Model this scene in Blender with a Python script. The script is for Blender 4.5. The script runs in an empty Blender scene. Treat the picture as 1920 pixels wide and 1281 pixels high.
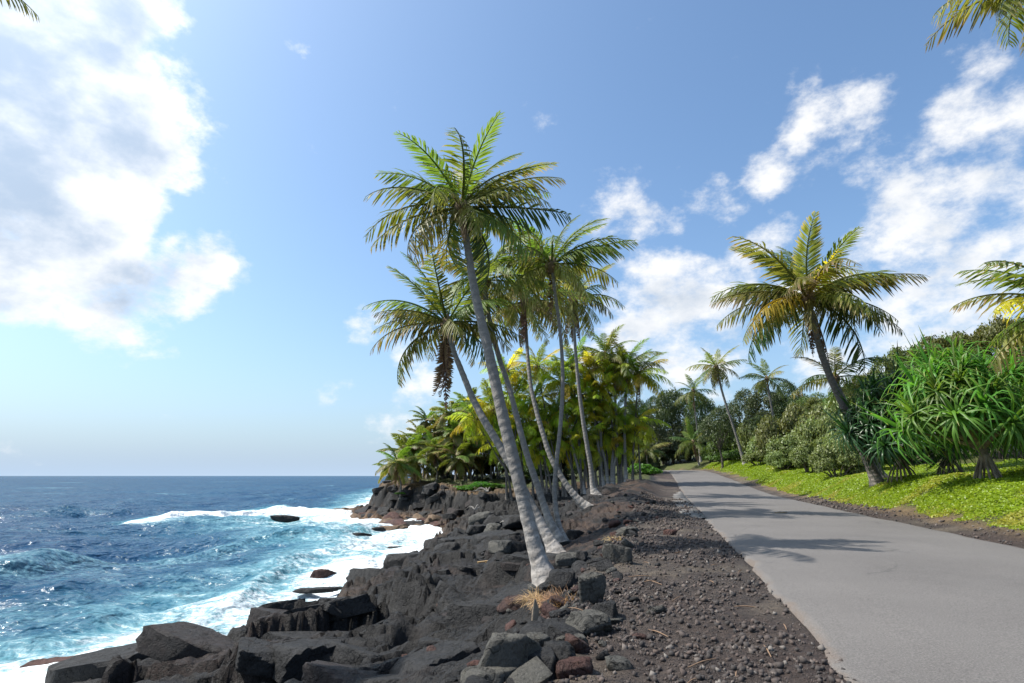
import bpy, bmesh, math, random
import numpy as np
from mathutils import Vector, Matrix, Euler

R = math.radians
scene = bpy.context.scene
col = scene.collection
random.seed(7)
rng = np.random.default_rng(11)

# ------------------------------------------------------------------ camera
CAM_H = 1.6
FPX = 1067.0
PITCH = math.atan(252 / FPX)
cam = bpy.data.cameras.new('camera')
cam.sensor_width = 36.0
cam.lens = 36.0 * FPX / 1920.0
cam.clip_start = 0.1
cam.clip_end = 60000
cam_o = bpy.data.objects.new('camera', cam)
col.objects.link(cam_o)
cam_o.location = (0, 0, CAM_H)
cam_o.rotation_euler = (math.pi / 2 + PITCH, 0, 0)
scene.camera = cam_o

def ray(px, py):
    a = (px - 960) / FPX; b = (640.5 - py) / FPX
    return Vector((a, math.cos(PITCH) - b * math.sin(PITCH), math.sin(PITCH) + b * math.cos(PITCH)))

def at(px, py, Y):
    r = ray(px, py)
    return Vector((0, 0, CAM_H)) + r * (Y / r.y)

# ------------------------------------------------------------------ light
SUN_ELEV, SUN_AZ = R(54), R(-82)          # azimuth from +Y towards +X
SUN_DIR = Vector((math.sin(SUN_AZ) * math.cos(SUN_ELEV), math.cos(SUN_AZ) * math.cos(SUN_ELEV), math.sin(SUN_ELEV)))
sun = bpy.data.lights.new('sun', 'SUN')
sun.energy = 5.0
sun.angle = R(0.53)
sun.color = (1.0, 0.95, 0.87)
sun_o = bpy.data.objects.new('sun', sun)
col.objects.link(sun_o)
sun_o.rotation_euler = (-SUN_DIR).to_track_quat('-Z', 'Y').to_euler()
sun_o.location = (0, 0, 60)

SKY_STRENGTH = 0.138
world = bpy.data.worlds.new('World')
scene.world = world
world.use_nodes = True

def build_world():
    nt = world.node_tree
    N, L = nt.nodes, nt.links
    N.clear()
    out = N.new('ShaderNodeOutputWorld')
    bg = N.new('ShaderNodeBackground')
    bg.inputs['Strength'].default_value = SKY_STRENGTH
    L.new(bg.outputs[0], out.inputs[0])
    sky = N.new('ShaderNodeTexSky')
    sky.sky_type = 'NISHITA'
    sky.sun_disc = False
    sky.sun_elevation = SUN_ELEV
    sky.sun_rotation = SUN_AZ
    sky.altitude = 0
    sky.air_density = 1.0
    sky.dust_density = 2.4
    sky.ozone_density = 1.3
    tc = N.new('ShaderNodeTexCoord')
    nrm = N.new('ShaderNodeVectorMath'); nrm.operation = 'NORMALIZE'
    L.new(tc.outputs['Generated'], nrm.inputs[0])
    D = nrm.outputs[0]

    def m(op, a, b=None, c=None, clamp=False):
        n = N.new('ShaderNodeMath'); n.operation = op; n.use_clamp = clamp
        for i, v in enumerate((a, b, c)):
            if v is None: continue
            if isinstance(v, (int, float)): n.inputs[i].default_value = v
            else: L.new(v, n.inputs[i])
        return n.outputs[0]

    # cloud banks: centre (as a direction), angular size, weight
    banks = []
    for px, py, r, w in [
        (20, 210, 215, 1.5), (150, 200, 165, 1.4), (40, 390, 180, 1.5), (260, 270, 95, 1.15), (90, 60, 170, 1.5), (310, 330, 60, .9), (190, 370, 110, 1.2),
        (10, 555, 110, 1.0), (225, 530, 110, 1.2), (335, 515, 85, 1.15), (120, 520, 100, 1.0), (200, 610, 70, .6), (-150, 350, 260, 1.0), (-200, 120, 250, 1.),
        (690, 600, 62, .75), (636, 730, 42, .6), (740, 735, 50, .5), (700, 810, 90, .3), (790, 680, 70, .55),
        (1560, 215, 75, .62), (1490, 170, 55, .5), (1450, 310, 75, .68), (1340, 385, 85, .66), (1215, 420, 85, .72), (1590, 300, 60, .4),
        (1250, 620, 140, .95), (1170, 650, 110, .85), (1330, 640, 130, .9), (1420, 470, 80, .62), (1300, 560, 80, .7),
        (1870, 230, 120, .72), (1740, 400, 150, .8), (1870, 420, 170, .82), (1640, 460, 100, .7), (1790, 570, 190, .85),
        (1560, 580, 130, .7), (1620, 690, 120, .7), (2050, 330, 190, .85), (1900, 85, 50, .5)]:
        d = ray(px, py).normalized()
        banks.append((d, r / FPX * 1.0, w))
    rr = random.Random(5)
    for i in range(16):                      # the rest of the sky carries the same scattered cumulus
        az = R(rr.uniform(62, 298)); el = R(rr.uniform(6, 50))
        d = Vector((math.sin(az) * math.cos(el), math.cos(az) * math.cos(el), math.sin(el)))
        banks.append((d, rr.uniform(.1, .24), rr.uniform(.65, .95)))

    warp = N.new('ShaderNodeTexNoise'); warp.inputs['Scale'].default_value = 5.0; warp.inputs['Detail'].default_value = 3
    L.new(D, warp.inputs['Vector'])
    wsub = N.new('ShaderNodeVectorMath'); wsub.operation = 'SUBTRACT'; wsub.inputs[1].default_value = (.5, .5, .5)
    L.new(warp.outputs['Color'], wsub.inputs[0])
    wsc = N.new('ShaderNodeVectorMath'); wsc.operation = 'SCALE'; wsc.inputs['Scale'].default_value = .16
    L.new(wsub.outputs[0], wsc.inputs[0])
    wadd = N.new('ShaderNodeVectorMath'); wadd.operation = 'ADD'
    L.new(D, wadd.inputs[0]); L.new(wsc.outputs[0], wadd.inputs[1])
    WD = wadd.outputs[0]
    mask = None
    for d, r, w in banks:
        dist = N.new('ShaderNodeVectorMath'); dist.operation = 'DISTANCE'
        L.new(WD, dist.inputs[0]); dist.inputs[1].default_value = d
        mr = N.new('ShaderNodeMapRange'); mr.interpolation_type = 'SMOOTHSTEP'
        mr.inputs['From Min'].default_value = r * 1.35; mr.inputs['From Max'].default_value = r * .25
        mr.inputs['To Min'].default_value = 0; mr.inputs['To Max'].default_value = w
        L.new(dist.outputs['Value'], mr.inputs['Value'])
        mask = mr.outputs[0] if mask is None else m('MAXIMUM', mask, mr.outputs[0])

    def fbm(vec, sc, det, rough):
        n = N.new('ShaderNodeTexNoise'); n.inputs['Scale'].default_value = sc
        n.inputs['Detail'].default_value = det; n.inputs['Roughness'].default_value = rough
        L.new(vec, n.inputs['Vector'])
        return n.outputs['Fac']

    def stretch(vec):
        n = N.new('ShaderNodeVectorMath'); n.operation = 'MULTIPLY'; n.inputs[1].default_value = (1, 1, 1.5)
        L.new(vec, n.inputs[0]); return n.outputs[0]
    SD = stretch(D)
    off = N.new('ShaderNodeVectorMath'); off.operation = 'ADD'; off.inputs[1].default_value = SUN_DIR * .075
    L.new(D, off.inputs[0])
    SO = stretch(off.outputs[0])
    n1 = fbm(SD, 8.5, 12, .62)
    n2 = fbm(SO, 8.5, 6, .58)
    dens = m('ADD', mask, m('MULTIPLY', m('SUBTRACT', n1, .5), 2.9))
    alpha = N.new('ShaderNodeMapRange'); alpha.interpolation_type = 'SMOOTHSTEP'
    alpha.inputs['From Min'].default_value = .38; alpha.inputs['From Max'].default_value = 1.08
    L.new(dens, alpha.inputs['Value'])
    A = m('MULTIPLY', alpha.outputs[0], .95)
    # lit from the sun's side: thick towards the sun = greyer
    thick = m('ADD', m('MULTIPLY', m('SUBTRACT', n2, .5), 1.9), m('MULTIPLY', mask, .82))
    shade = N.new('ShaderNodeMapRange'); shade.interpolation_type = 'SMOOTHSTEP'
    shade.inputs['From Min'].default_value = .5; shade.inputs['From Max'].default_value = 1.45
    shade.inputs['To Min'].default_value = 1.0; shade.inputs['To Max'].default_value = 0.0
    L.new(thick, shade.inputs['Value'])
    # forward scattering: clouds near the sun are brighter
    dot = N.new('ShaderNodeVectorMath'); dot.operation = 'DOT_PRODUCT'; dot.inputs[1].default_value = SUN_DIR
    L.new(D, dot.inputs[0])
    fs = m('POWER', m('MAXIMUM', dot.outputs['Value'], 0.0), 5.0)
    bright = m('ADD', 5.3, m('MULTIPLY', fs, 5.5))
    ccol = N.new('ShaderNodeMixRGB')
    ccol.inputs[1].default_value = (.42, .52, .66, 1); ccol.inputs[2].default_value = (1.0, 1.0, 1.0, 1)
    L.new(shade.outputs[0], ccol.inputs[0])
    cb = N.new('ShaderNodeVectorMath'); cb.operation = 'SCALE'
    L.new(ccol.outputs[0], cb.inputs[0]); L.new(bright, cb.inputs['Scale'])
    mix = N.new('ShaderNodeMixRGB')
    # pale sea haze all round the horizon
    sx = N.new('ShaderNodeSeparateXYZ'); L.new(D, sx.inputs[0])
    hz = m('POWER', m('SUBTRACT', 1.0, m('ABSOLUTE', sx.outputs[2]), clamp=True), 8.0)
    tint = N.new('ShaderNodeMixRGB'); tint.blend_type = 'MULTIPLY'; tint.inputs[0].default_value = 1; tint.inputs[2].default_value = (.80, .97, 1.06, 1)
    L.new(sky.outputs[0], tint.inputs[1])
    hmix = N.new('ShaderNodeMixRGB'); hmix.inputs[2].default_value = (2.75, 3.55, 4.6, 1)
    L.new(m('MULTIPLY', hz, .97), hmix.inputs[0]); L.new(tint.outputs[0], hmix.inputs[1])
    L.new(A, mix.inputs[0]); L.new(hmix.outputs[0], mix.inputs[1]); L.new(cb.outputs[0], mix.inputs[2])
    L.new(mix.outputs[0], bg.inputs['Color'])
    world.cycles.sampling_method = 'MANUAL'
    world.cycles.sample_map_resolution = 512
build_world()

scene.view_settings.view_transform = 'Standard'
scene.view_settings.look = 'None'
scene.view_settings.gamma = 1.0
scene.view_settings.use_curve_mapping = False
scene.view_settings.exposure = 0.56
scene.cycles.max_bounces = 6
scene.cycles.transparent_max_bounces = 4
scene.cycles.caustics_reflective = False
scene.cycles.caustics_refractive = False

# ------------------------------------------------------------------ noise in numpy
def _h(ix, iy, s):
    n = (ix.astype(np.int64) * 374761393 + iy.astype(np.int64) * 668265263 + s * 974711) & 0x7fffffff
    n = ((n ^ (n >> 13)) * 1274126177) & 0x7fffffff
    n = ((n ^ (n >> 16)) * 1911520717) & 0x7fffffff
    return ((n ^ (n >> 15)) & 0xffff) / 65535.0

def vnoise(x, y, s=0):
    x = np.asarray(x, float); y = np.asarray(y, float)
    ix = np.floor(x); iy = np.floor(y)
    fx = x - ix; fy = y - iy
    fx = fx * fx * fx * (fx * (fx * 6 - 15) + 10); fy = fy * fy * fy * (fy * (fy * 6 - 15) + 10)
    a = _h(ix, iy, s); b = _h(ix + 1, iy, s); c = _h(ix, iy + 1, s); d = _h(ix + 1, iy + 1, s)
    return (a + (b - a) * fx) * (1 - fy) + (c + (d - c) * fx) * fy

def fbm(x, y, s=0, o=4, g=.5):
    t = 0; a = 1; w = 0
    for i in range(o):
        t = t + a * (vnoise(x, y, s + i * 17) - .5); w += a
        x = x * 2.03 + 5.2; y = y * 2.03 - 3.1; a *= g
    return t / w * 2          # about -1..1

def worley(x, y, s=0):
    """nearest distance, second distance and a random value of the nearest cell, plus offset to its point"""
    ix = np.floor(x); iy = np.floor(y)
    d1 = np.full(x.shape, 9.); d2 = np.full(x.shape, 9.)
    idv = np.zeros(x.shape); ox = np.zeros(x.shape); oy = np.zeros(x.shape)
    for dx in (-1, 0, 1):
        for dy in (-1, 0, 1):
            cx = ix + dx; cy = iy + dy
            qx = cx + _h(cx, cy, s); qy = cy + _h(cx, cy, s + 5)
            d = np.hypot(x - qx, y - qy)
            near = d < d1
            d2 = np.where(near, d1, np.minimum(d2, d))
            idv = np.where(near, _h(cx, cy, s + 9), idv)
            ox = np.where(near, x - qx, ox); oy = np.where(near, y - qy, oy)
            d1 = np.where(near, d, d1)
    return d1, d2, idv, ox, oy

def sstep(a, b, x):
    t = np.clip((np.asarray(x, float) - a) / (b - a), 0, 1)
    return t * t * (3 - 2 * t)

# ------------------------------------------------------------------ the lie of the land
SEA = -3.6
RL = np.array([[-25, -5.15], [0, 1.40], [38, 11.4], [65, 18.3], [92, 24.7], [99, 25.6], [106, 24.6], [114, 20], [124, 10], [170, -20]])
RR = np.array([[-25, .3], [0, 7.6], [13.5, 11.5], [42.8, 20.0], [65, 25.4], [92, 31.0], [100, 32.3], [107, 32.4], [115, 29.5], [126, 20], [170, -8]])
def road_l(y): return np.interp(y, RL[:, 0], RL[:, 1])
def road_r(y): return np.interp(y, RR[:, 0], RR[:, 1])
def road_z(y): return 2.5 * sstep(40, 104, y) - 1.2 * sstep(104, 150, y)

SHORE = np.array([(-10, -40), (-10, 0), (-10.2, 10), (-10.0, 14), (-8.9, 16.6), (-7.2, 18.0), (-6.7, 20), (-7.0, 22.5),
                  (-7.4, 25.5), (-6.4, 29), (-7.0, 33), (-6.8, 38), (-5.2, 43), (-5.6, 50), (-7.2, 58), (-8.6, 63), (-12.5, 66.5),
                  (-16, 70), (-20, 75), (-23.5, 80), (-24, 85), (-23, 95), (-26, 120), (-34, 160), (-50, 260), (400, 260), (400, -40)], float)

def shore_sd(x, y):
    """metres inland of the waterline (negative at sea)"""
    best = np.full(x.shape, 1e9); inside = np.zeros(x.shape, bool)
    n = len(SHORE)
    for i in range(n):
        a = SHORE[i]; b = SHORE[(i + 1) % n]
        ab = b - a
        t = np.clip(((x - a[0]) * ab[0] + (y - a[1]) * ab[1]) / (ab @ ab), 0, 1)
        best = np.minimum(best, np.hypot(x - a[0] - t * ab[0], y - a[1] - t * ab[1]))
        cond = (a[1] > y) != (b[1] > y)
        xi = a[0] + (y - a[1]) / np.where(abs(b[1] - a[1]) < 1e-9, 1e-9, b[1] - a[1]) * ab[0]
        inside ^= cond & (x < xi)
    return np.where(inside, best, -best)

def land(x, y):
    """height and zone weights (lava, cinder, green) of the ground"""
    x = np.asarray(x, float); y = np.asarray(y, float)
    l = road_l(y); r = road_r(y); zr = road_z(y)
    wob = fbm(x * .35, y * .35, 3, 3)
    sd = shore_sd(x + 1.1 * fbm(x * .5, y * .5, 21, 3), y + 1.1 * fbm(x * .5, y * .5, 22, 3))
    e = l - 2.75 - .5 * fbm(x * .0, y * .25, 4, 3) - x          # metres left of the shoulder's edge
    dropz = np.interp(e, [-2.8, 0, .5, 1.7, 4, 8, 12, 16, 24], [0, -.06, -.25, -.9, -1.15, -1.6, -2.0, -2.3, -2.5])
    farz = np.interp(e, [-2.8, 0, .8, 3, 7, 12, 24, 60], [0, .05, .12, .0, -.35, -.7, -.9, -1.2])
    mid = np.interp(e, [-2.8, 0, 1, 4, 6.5, 9, 12, 18], [0, .05, .1, -.3, -.9, -1.7, -2.0, -2.6])
    t1 = sstep(20, 34, y); t2 = sstep(56, 68, y)
    left = (dropz * (1 - t1) + mid * t1) * (1 - t2) + farz * t2
    left = left + .55 * sstep(26, 42, y) * (1 - sstep(58, 70, y)) * sstep(-1.2, .8, e) * (1 - sstep(3.5, 6.5, e))
    q = x - r                                                   # metres right of the road's edge
    right = np.interp(q, [0, .3, 1.4, 2.2, 3.6, 9, 25, 60, 200], [0, .02, .22, .65, 1.35, 2.0, 4.0, 9.0, 22.])
    z = zr + np.where(q > 0, right, np.where(x < l, left, 0))
    lava = sstep(-.5, .35, e + .45 * wob)
    lava = np.where(y > 60, lava * (1 - .0 * t2), lava)
    # broken, terraced lava
    wx = x + .55 * fbm(x * .6, y * .6, 31, 3); wy = y + .55 * fbm(x * .6, y * .6, 32, 3)
    rot = .45
    bx = wx * math.cos(rot) + wy * math.sin(rot); by = -wx * math.sin(rot) + wy * math.cos(rot)
    z0 = z + .55 * wob * lava * sstep(1.0, 4., e)
    stp = .62
    k = z0 / stp + .35 * fbm(x * .22, y * .22, 8, 2)
    fr = k - np.floor(k)
    terr = (np.floor(k) + sstep(.84, .99, fr)) * stp - .35 * fbm(x * .22, y * .22, 8, 2) * stp
    lw = lava * sstep(1.4, 3.6, e) * (1 - .6 * sstep(66, 74, y))
    z = z0 * (1 - lw * .85) + terr * lw * .85
    z_plain = z
    d1, d2, idv, ox, oy = worley(bx * .30, by * .72, 3)         # long slabs
    edge = sstep(.0, .05, d2 - d1)
    dt = (idv - .5) * .55 + (ox * (idv * 7 % 1 - .5) + oy * (idv * 13 % 1 - .5)) * .55
    slab = lava * sstep(2.2, 5., e)
    z = z + slab * (dt - .30 * (1 - edge))
    d1, d2, idv, ox, oy = worley(bx * 1.5, by * 1.9, 6)         # blocks
    rough = sstep(-.15, .35, fbm(x * .3, y * .3, 44, 2))
    blk = lava * (.12 + .88 * rough) * (.35 + .65 * sstep(.2, 2, e))
    z = z + blk * ((idv - .5) * .30 - .10 * (1 - sstep(0, .08, d2 - d1)) + (ox * (idv * 5 % 1 - .5) + oy * (idv * 11 % 1 - .5)) * .25)
    z = z + lava * (.10 * fbm(x * 2.6, y * 2.6, 12, 4, .6) + .035 * fbm(x * 7, y * 7, 13, 3, .7))
    # ropes of pahoehoe on the smooth parts
    z = z + lava * (1 - rough) * .022 * np.sin((bx * 2.2 + 1.6 * fbm(x * 1.1, y * 1.1, 15, 2)) * 6.0)
    # cliffs and rubble at the water
    cl_near = np.interp(sd, [-8, -2, -.4, 0, .25, .9, 2.2, 4.5, 7], [-3.5, -1.6, -.7, -.1, .38, .62, 1.2, 2.4, 7])
    cl_far = np.interp(sd, [-8, -2, 0, 1.5, 3.8, 4.6, 5.6, 8], [-3.5, -.9, .05, .5, .9, 2.6, 3.9, 6])
    ledge = (.35 + .55 * sstep(58, 67, y)) * fbm(x * .9, y * .9, 51, 4, .6)
    tc = sstep(58, 67, y)
    relief = z - z_plain
    capz = SEA + cl_near * (1 - tc) + cl_far * tc + ledge * sstep(-1.5, .5, sd)
    ck = capz / .5 + .5 * fbm(x * .4, y * .4, 53, 2)
    cf = ck - np.floor(ck)
    capz = np.where(sd > .2, (np.floor(ck) + sstep(.7, .98, cf)) * .5 - .25 * fbm(x * .4, y * .4, 53, 2), capz) * (1 - tc) + capz * tc
    capz = capz + relief * .9 * sstep(0., .6, sd)
    land_z = np.minimum(z, capz + 0 * z)
    z = np.where(lava > .02, land_z, z)
    # cinder shoulder: lumpy
    cin = (1 - lava) * sstep(.05, .5, l - x) 
    z = z + cin * (.09 * fbm(x * 1.1, y * 1.1, 61, 5, .6) + .03 * fbm(x * 6, y * 6, 62, 3, .6)) 
    z = z + np.where(q > 0, sstep(0, .6, q) * (.05 * fbm(x * 1.2, y * 1.2, 63, 4)) + sstep(1.5, 4, q) * .25 * fbm(x * .35, y * .35, 64, 3), 0)
    under = sstep(-.35, .0, np.minimum(x - l, r - x) + .0)
    z = z - .07 * sstep(-.02, .12, np.minimum(x - l, r - x))    # bed under the asphalt
    green = np.where(q > 0, sstep(1.0, 1.7, q + .45 * fbm(x * .8, y * .8, 66, 3)), 0)
    green = np.maximum(green, sstep(66, 70, y) * sstep(7.0, 9.5, sd) * (x < l - 3))
    return z, lava, green, sd, e, q

def gz(x, y):
    return float(land(np.array([x]), np.array([y]))[0][0])

def hit(px, py, dz=0.):
    """where the line of sight through a photo point meets the ground (or the sea)"""
    r = ray(px, py)
    ys = np.concatenate([np.arange(3.5, 40, .05), np.arange(40, 170, .25)])
    xs = r.x / r.y * ys; zs = CAM_H + r.z / r.y * ys
    g = np.maximum(land(xs, ys)[0] + dz, SEA)
    i = np.argmax(zs <= g)
    return Vector((xs[i], ys[i], g[i]))

# ------------------------------------------------------------------ mesh and node helpers
def mesh_np(name, V, F=None, quads=None, tris=None, mats=(), smooth=False):
    """mesh from numpy vertices, with quads and tris index arrays"""
    me = bpy.data.meshes.new(name)
    V = np.asarray(V, np.float32)
    faces = []
    nq = 0 if quads is None else len(quads); nt_ = 0 if tris is None else len(tris)
    me.vertices.add(len(V)); me.vertices.foreach_set('co', V.ravel())
    loops = np.concatenate([np.asarray(quads, np.int32).ravel() if nq else np.zeros(0, np.int32),
                            np.asarray(tris, np.int32).ravel() if nt_ else np.zeros(0, np.int32)])
    me.loops.add(len(loops)); me.loops.foreach_set('vertex_index', loops)
    starts = np.concatenate([np.arange(nq) * 4, nq * 4 + np.arange(nt_) * 3]).astype(np.int32)
    me.polygons.add(nq + nt_)
    me.polygons.foreach_set('loop_start', starts)
    me.update(calc_edges=True)
    me.validate()
    if smooth: me.shade_smooth()
    for m_ in mats: me.materials.append(m_)
    return me

def attr(me, name, vals):
    a = me.attributes.new(name, 'FLOAT', 'POINT')
    a.data.foreach_set('value', np.asarray(vals, np.float32))

def cattr(me, name, rgb):
    a = me.attributes.new(name, 'FLOAT_COLOR', 'POINT')
    c = np.ones((len(rgb), 4), np.float32); c[:, :3] = rgb
    a.data.foreach_set('color', c.ravel())

def link(name, data, parent=None, loc=None, rot=None, scale=None, mat=None):
    o = bpy.data.objects.new(name, data)
    col.objects.link(o)
    if parent is not None: o.parent = parent
    if loc is not None: o.location = loc
    if rot is not None: o.rotation_euler = rot
    if scale is not None: o.scale = scale if hasattr(scale, '__len__') else (scale,) * 3
    if mat is not None and data is not None:
        o.material_slots[0].link = 'OBJECT'; o.material_slots[0].material = mat
    return o

def tag(o, label=None, cat=None, group=None, kind=None):
    if label: o['label'] = label
    if cat: o['category'] = cat
    if group: o['group'] = group
    if kind: o['kind'] = kind
    return o

def empty(name, loc, rz=0):
    o = bpy.data.objects.new(name, None); col.objects.link(o)
    o.location = loc; o.rotation_euler = (0, 0, rz); o.empty_display_size = .3
    return o

class NT:
    def __init__(s, name):
        s.mat = bpy.data.materials.new(name); s.mat.use_nodes = True
        s.t = s.mat.node_tree; s.N = s.t.nodes; s.L = s.t.links
        s.b = s.N['Principled BSDF']; s.out = s.N['Material Output']
    def set(s, **k):
        for a, v in k.items():
            s.put(s.b.inputs[a.replace('_', ' ')], v)
        return s
    def put(s, sock, v):
        if hasattr(v, 'is_output'): s.L.new(v, sock)
        elif isinstance(v, (tuple, list)) and len(v) == 3 and sock.type == 'RGBA': sock.default_value = (*v, 1)
        else: sock.default_value = v
    def n(s, typ, out=0, **k):
        nd = s.N.new(typ)
        for a, v in k.items():
            if a.startswith('i_'): s.put(nd.inputs[int(a[2:])], v)
            elif a in nd.inputs: s.put(nd.inputs[a], v)
            else: setattr(nd, a, v)
        return nd.outputs[out]
    def noise(s, scale, detail=4, rough=.55, vec=None, out='Fac', dist=0.):
        nd = s.N.new('ShaderNodeTexNoise')
        nd.inputs['Scale'].default_value = scale; nd.inputs['Detail'].default_value = detail; nd.inputs['Roughness'].default_value = rough
        nd.inputs['Distortion'].default_value = dist
        if vec is None: vec = s.pos()
        s.L.new(vec, nd.inputs['Vector'])
        return nd.outputs[out]
    def pos(s):
        if not hasattr(s, '_p'): s._p = s.n('ShaderNodeTexCoord', 'Object')
        return s._p
    def math(s, op, a, b=0., c=0., clamp=False):
        nd = s.N.new('ShaderNodeMath'); nd.operation = op; nd.use_clamp = clamp
        for i, v in enumerate((a, b, c)): s.put(nd.inputs[i], v)
        return nd.outputs[0]
    def ramp(s, fac, stops):
        nd = s.N.new('ShaderNodeValToRGB')
        e = nd.color_ramp.elements
        while len(e) < len(stops): e.new(.5)
        for i, (p, c) in enumerate(stops):
            e[i].position = p; e[i].color = (*c, 1) if len(c) == 3 else c
        s.put(nd.inputs[0], fac)
        return nd.outputs[0]
    def mapr(s, v, a, b, c=0., d=1.):
        nd = s.N.new('ShaderNodeMapRange'); nd.interpolation_type = 'SMOOTHSTEP'
        s.put(nd.inputs[0], v)
        for i, q in enumerate((a, b, c, d)): nd.inputs[1 + i].default_value = q
        return nd.outputs[0]
    def mix(s, f, a, b, mode='MIX'):
        nd = s.N.new('ShaderNodeMixRGB'); nd.blend_type = mode
        for i, v in enumerate((f, a, b)): s.put(nd.inputs[i], v)
        return nd.outputs[0]
    def attr(s, name, out='Fac'):
        nd = s.N.new('ShaderNodeAttribute'); nd.attribute_name = name
        return nd.outputs[out]
    def bump(s, h, strength=.5, dist=.02, prev=None):
        nd = s.N.new('ShaderNodeBump'); nd.inputs['Strength'].default_value = strength; nd.inputs['Distance'].default_value = dist
        s.put(nd.inputs['Height'], h)
        if prev is not None: s.put(nd.inputs['Normal'], prev)
        s.L.new(nd.outputs[0], s.b.inputs['Normal'])
        return nd.outputs[0]

def rand(nt): return nt.n('ShaderNodeObjectInfo', 'Random')

# ------------------------------------------------------------------ materials
def leaf_mat(name, base, tip, trans, var=.25, gloss=.5, tipfrom=.75, spread=.0):
    """leaf: base colour, dry tip colour along attribute 'tip', part of the light passing through"""
    k = NT(name)
    rnd = rand(k)
    t = k.attr('tip')
    r2 = k.attr('rnd')
    c = k.mix(k.mapr(k.math('ADD', t, k.math('MULTIPLY', r2, .25)), tipfrom, 1.15), base, tip)
    hs = k.N.new('ShaderNodeHueSaturation')
    k.put(hs.inputs['Color'], c)
    k.put(hs.inputs['Hue'], k.math('MULTIPLY_ADD', rnd, .05, .475))
    k.put(hs.inputs['Value'], k.math('ADD', k.math('MULTIPLY_ADD', rnd, var * 2, 1 - var), k.math('MULTIPLY_ADD', r2, .5, -.25)))
    c = hs.outputs[0]
    k.set(Base_Color=c, Roughness=gloss)
    k.b.inputs['Specular IOR Level'].default_value = .35
    tr = k.N.new('ShaderNodeBsdfTranslucent')
    k.put(tr.inputs[0], k.mix(.55, c, k.mix(1., c, (1.0, .95, .25), 'MULTIPLY')))
    sc = k.N.new('ShaderNodeVectorMath'); sc.operation = 'SCALE'; sc.inputs['Scale'].default_value = 1.7
    k.put(sc.inputs[0], tr.inputs[0].links[0].from_socket); k.L.new(sc.outputs[0], tr.inputs[0])
    mx = k.N.new('ShaderNodeMixShader'); mx.inputs[0].default_value = trans
    k.L.new(k.b.outputs[0], mx.inputs[1]); k.L.new(tr.outputs[0], mx.inputs[2])
    k.L.new(mx.outputs[0], k.out.inputs[0])
    return k.mat

STRAW = (.30, .20, .11)
M = {}
M['frond_green'] = leaf_mat('frond_green', (.115, .155, .028), (.30, .22, .11), .45, tipfrom=.75)
M['frond_young'] = leaf_mat('frond_young', (.13, .19, .026), (.16, .16, .05), .45, tipfrom=.95)
M['frond_olive'] = leaf_mat('frond_olive', (.17, .175, .035), (.32, .22, .12), .42, tipfrom=.55)
M['frond_yellow'] = leaf_mat('frond_yellow', (.42, .36, .03), (.42, .27, .07), .58, tipfrom=.8)
M['frond_lime'] = leaf_mat('frond_lime', (.30, .36, .03), (.34, .28, .06), .58, tipfrom=.9)
M['frond_dark'] = leaf_mat('frond_dark', (.055, .095, .024), (.16, .14, .07), .35, tipfrom=.85)
M['frond_dead'] = leaf_mat('frond_dead', (.16, .10, .06), (.24, .17, .11), .25, gloss=.7, tipfrom=.5)
M['frond_dry'] = leaf_mat('frond_dry', (.42, .27, .15), (.50, .36, .22), .2, gloss=.7, tipfrom=.5)
M['shrub_olive'] = leaf_mat('shrub_olive', (.15, .185, .058), (.27, .24, .14), .30, gloss=.42, tipfrom=.75)
M['shrub_green'] = leaf_mat('shrub_green', (.085, .15, .03), (.16, .19, .07), .30, gloss=.4, tipfrom=.9)
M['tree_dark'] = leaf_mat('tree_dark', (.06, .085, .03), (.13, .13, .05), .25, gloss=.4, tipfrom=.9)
M['tree_olive'] = leaf_mat('tree_olive', (.10, .115, .028), (.20, .13, .06), .35, gloss=.5, tipfrom=.85)
M['tree_rust'] = leaf_mat('tree_rust', (.16, .11, .045), (.26, .13, .06), .3, gloss=.5, tipfrom=.6)
M['pandanus'] = leaf_mat('pandanus', (.095, .20, .028), (.28, .28, .08), .42, gloss=.45, tipfrom=.98)
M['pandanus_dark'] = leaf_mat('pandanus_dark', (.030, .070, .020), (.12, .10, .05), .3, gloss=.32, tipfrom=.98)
M['cover'] = leaf_mat('ground_cover', (.20, .29, .016), (.30, .30, .05), .42, gloss=.4, tipfrom=.95)
M['bush'] = leaf_mat('bush_leaf', (.07, .16, .02), (.14, .2, .04), .4, gloss=.4, tipfrom=.95)

def bark(name, light, dark, ring=26., stain=.5):
    k = NT(name)
    h = k.attr('along')
    n1 = k.noise(3.2, 5); n2 = k.noise(22, 4)
    rings = k.math('SINE', k.math('MULTIPLY', k.math('ADD', h, k.math('MULTIPLY', n1, .4)), ring))
    n4 = k.noise(1.1, 5, .65)
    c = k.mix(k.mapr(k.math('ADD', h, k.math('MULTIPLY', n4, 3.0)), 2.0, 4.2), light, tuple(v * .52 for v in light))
    c = k.mix(k.mapr(n1, .38, .66, 0., .85), c, dark)
    c = k.mix(k.mapr(rings, .3, 1., 0., .28), c, tuple(v * .45 for v in dark))
    c = k.mix(k.mapr(n2, .52, .75, 0., stain), c, (.03, .028, .025))
    k.set(Base_Color=c, Roughness=.85)
    k.bump(k.math('ADD', k.math('MULTIPLY', rings, .5), k.math('MULTIPLY', n2, 1.2)), .7, .02)
    return k.mat
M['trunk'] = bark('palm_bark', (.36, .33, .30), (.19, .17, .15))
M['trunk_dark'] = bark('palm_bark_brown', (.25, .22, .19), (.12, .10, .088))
M['bark_shade'] = bark('palm_bark_shaded', (.17, .145, .12), (.085, .07, .06))  # darker copy of the palm bark, grove shade put into its colour
M['wood'] = bark('branch_bark', (.16, .13, .10), (.07, .058, .045), 3., .3)
M['root'] = bark('root_bark', (.28, .22, .16), (.13, .10, .07), 9., .3)

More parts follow.
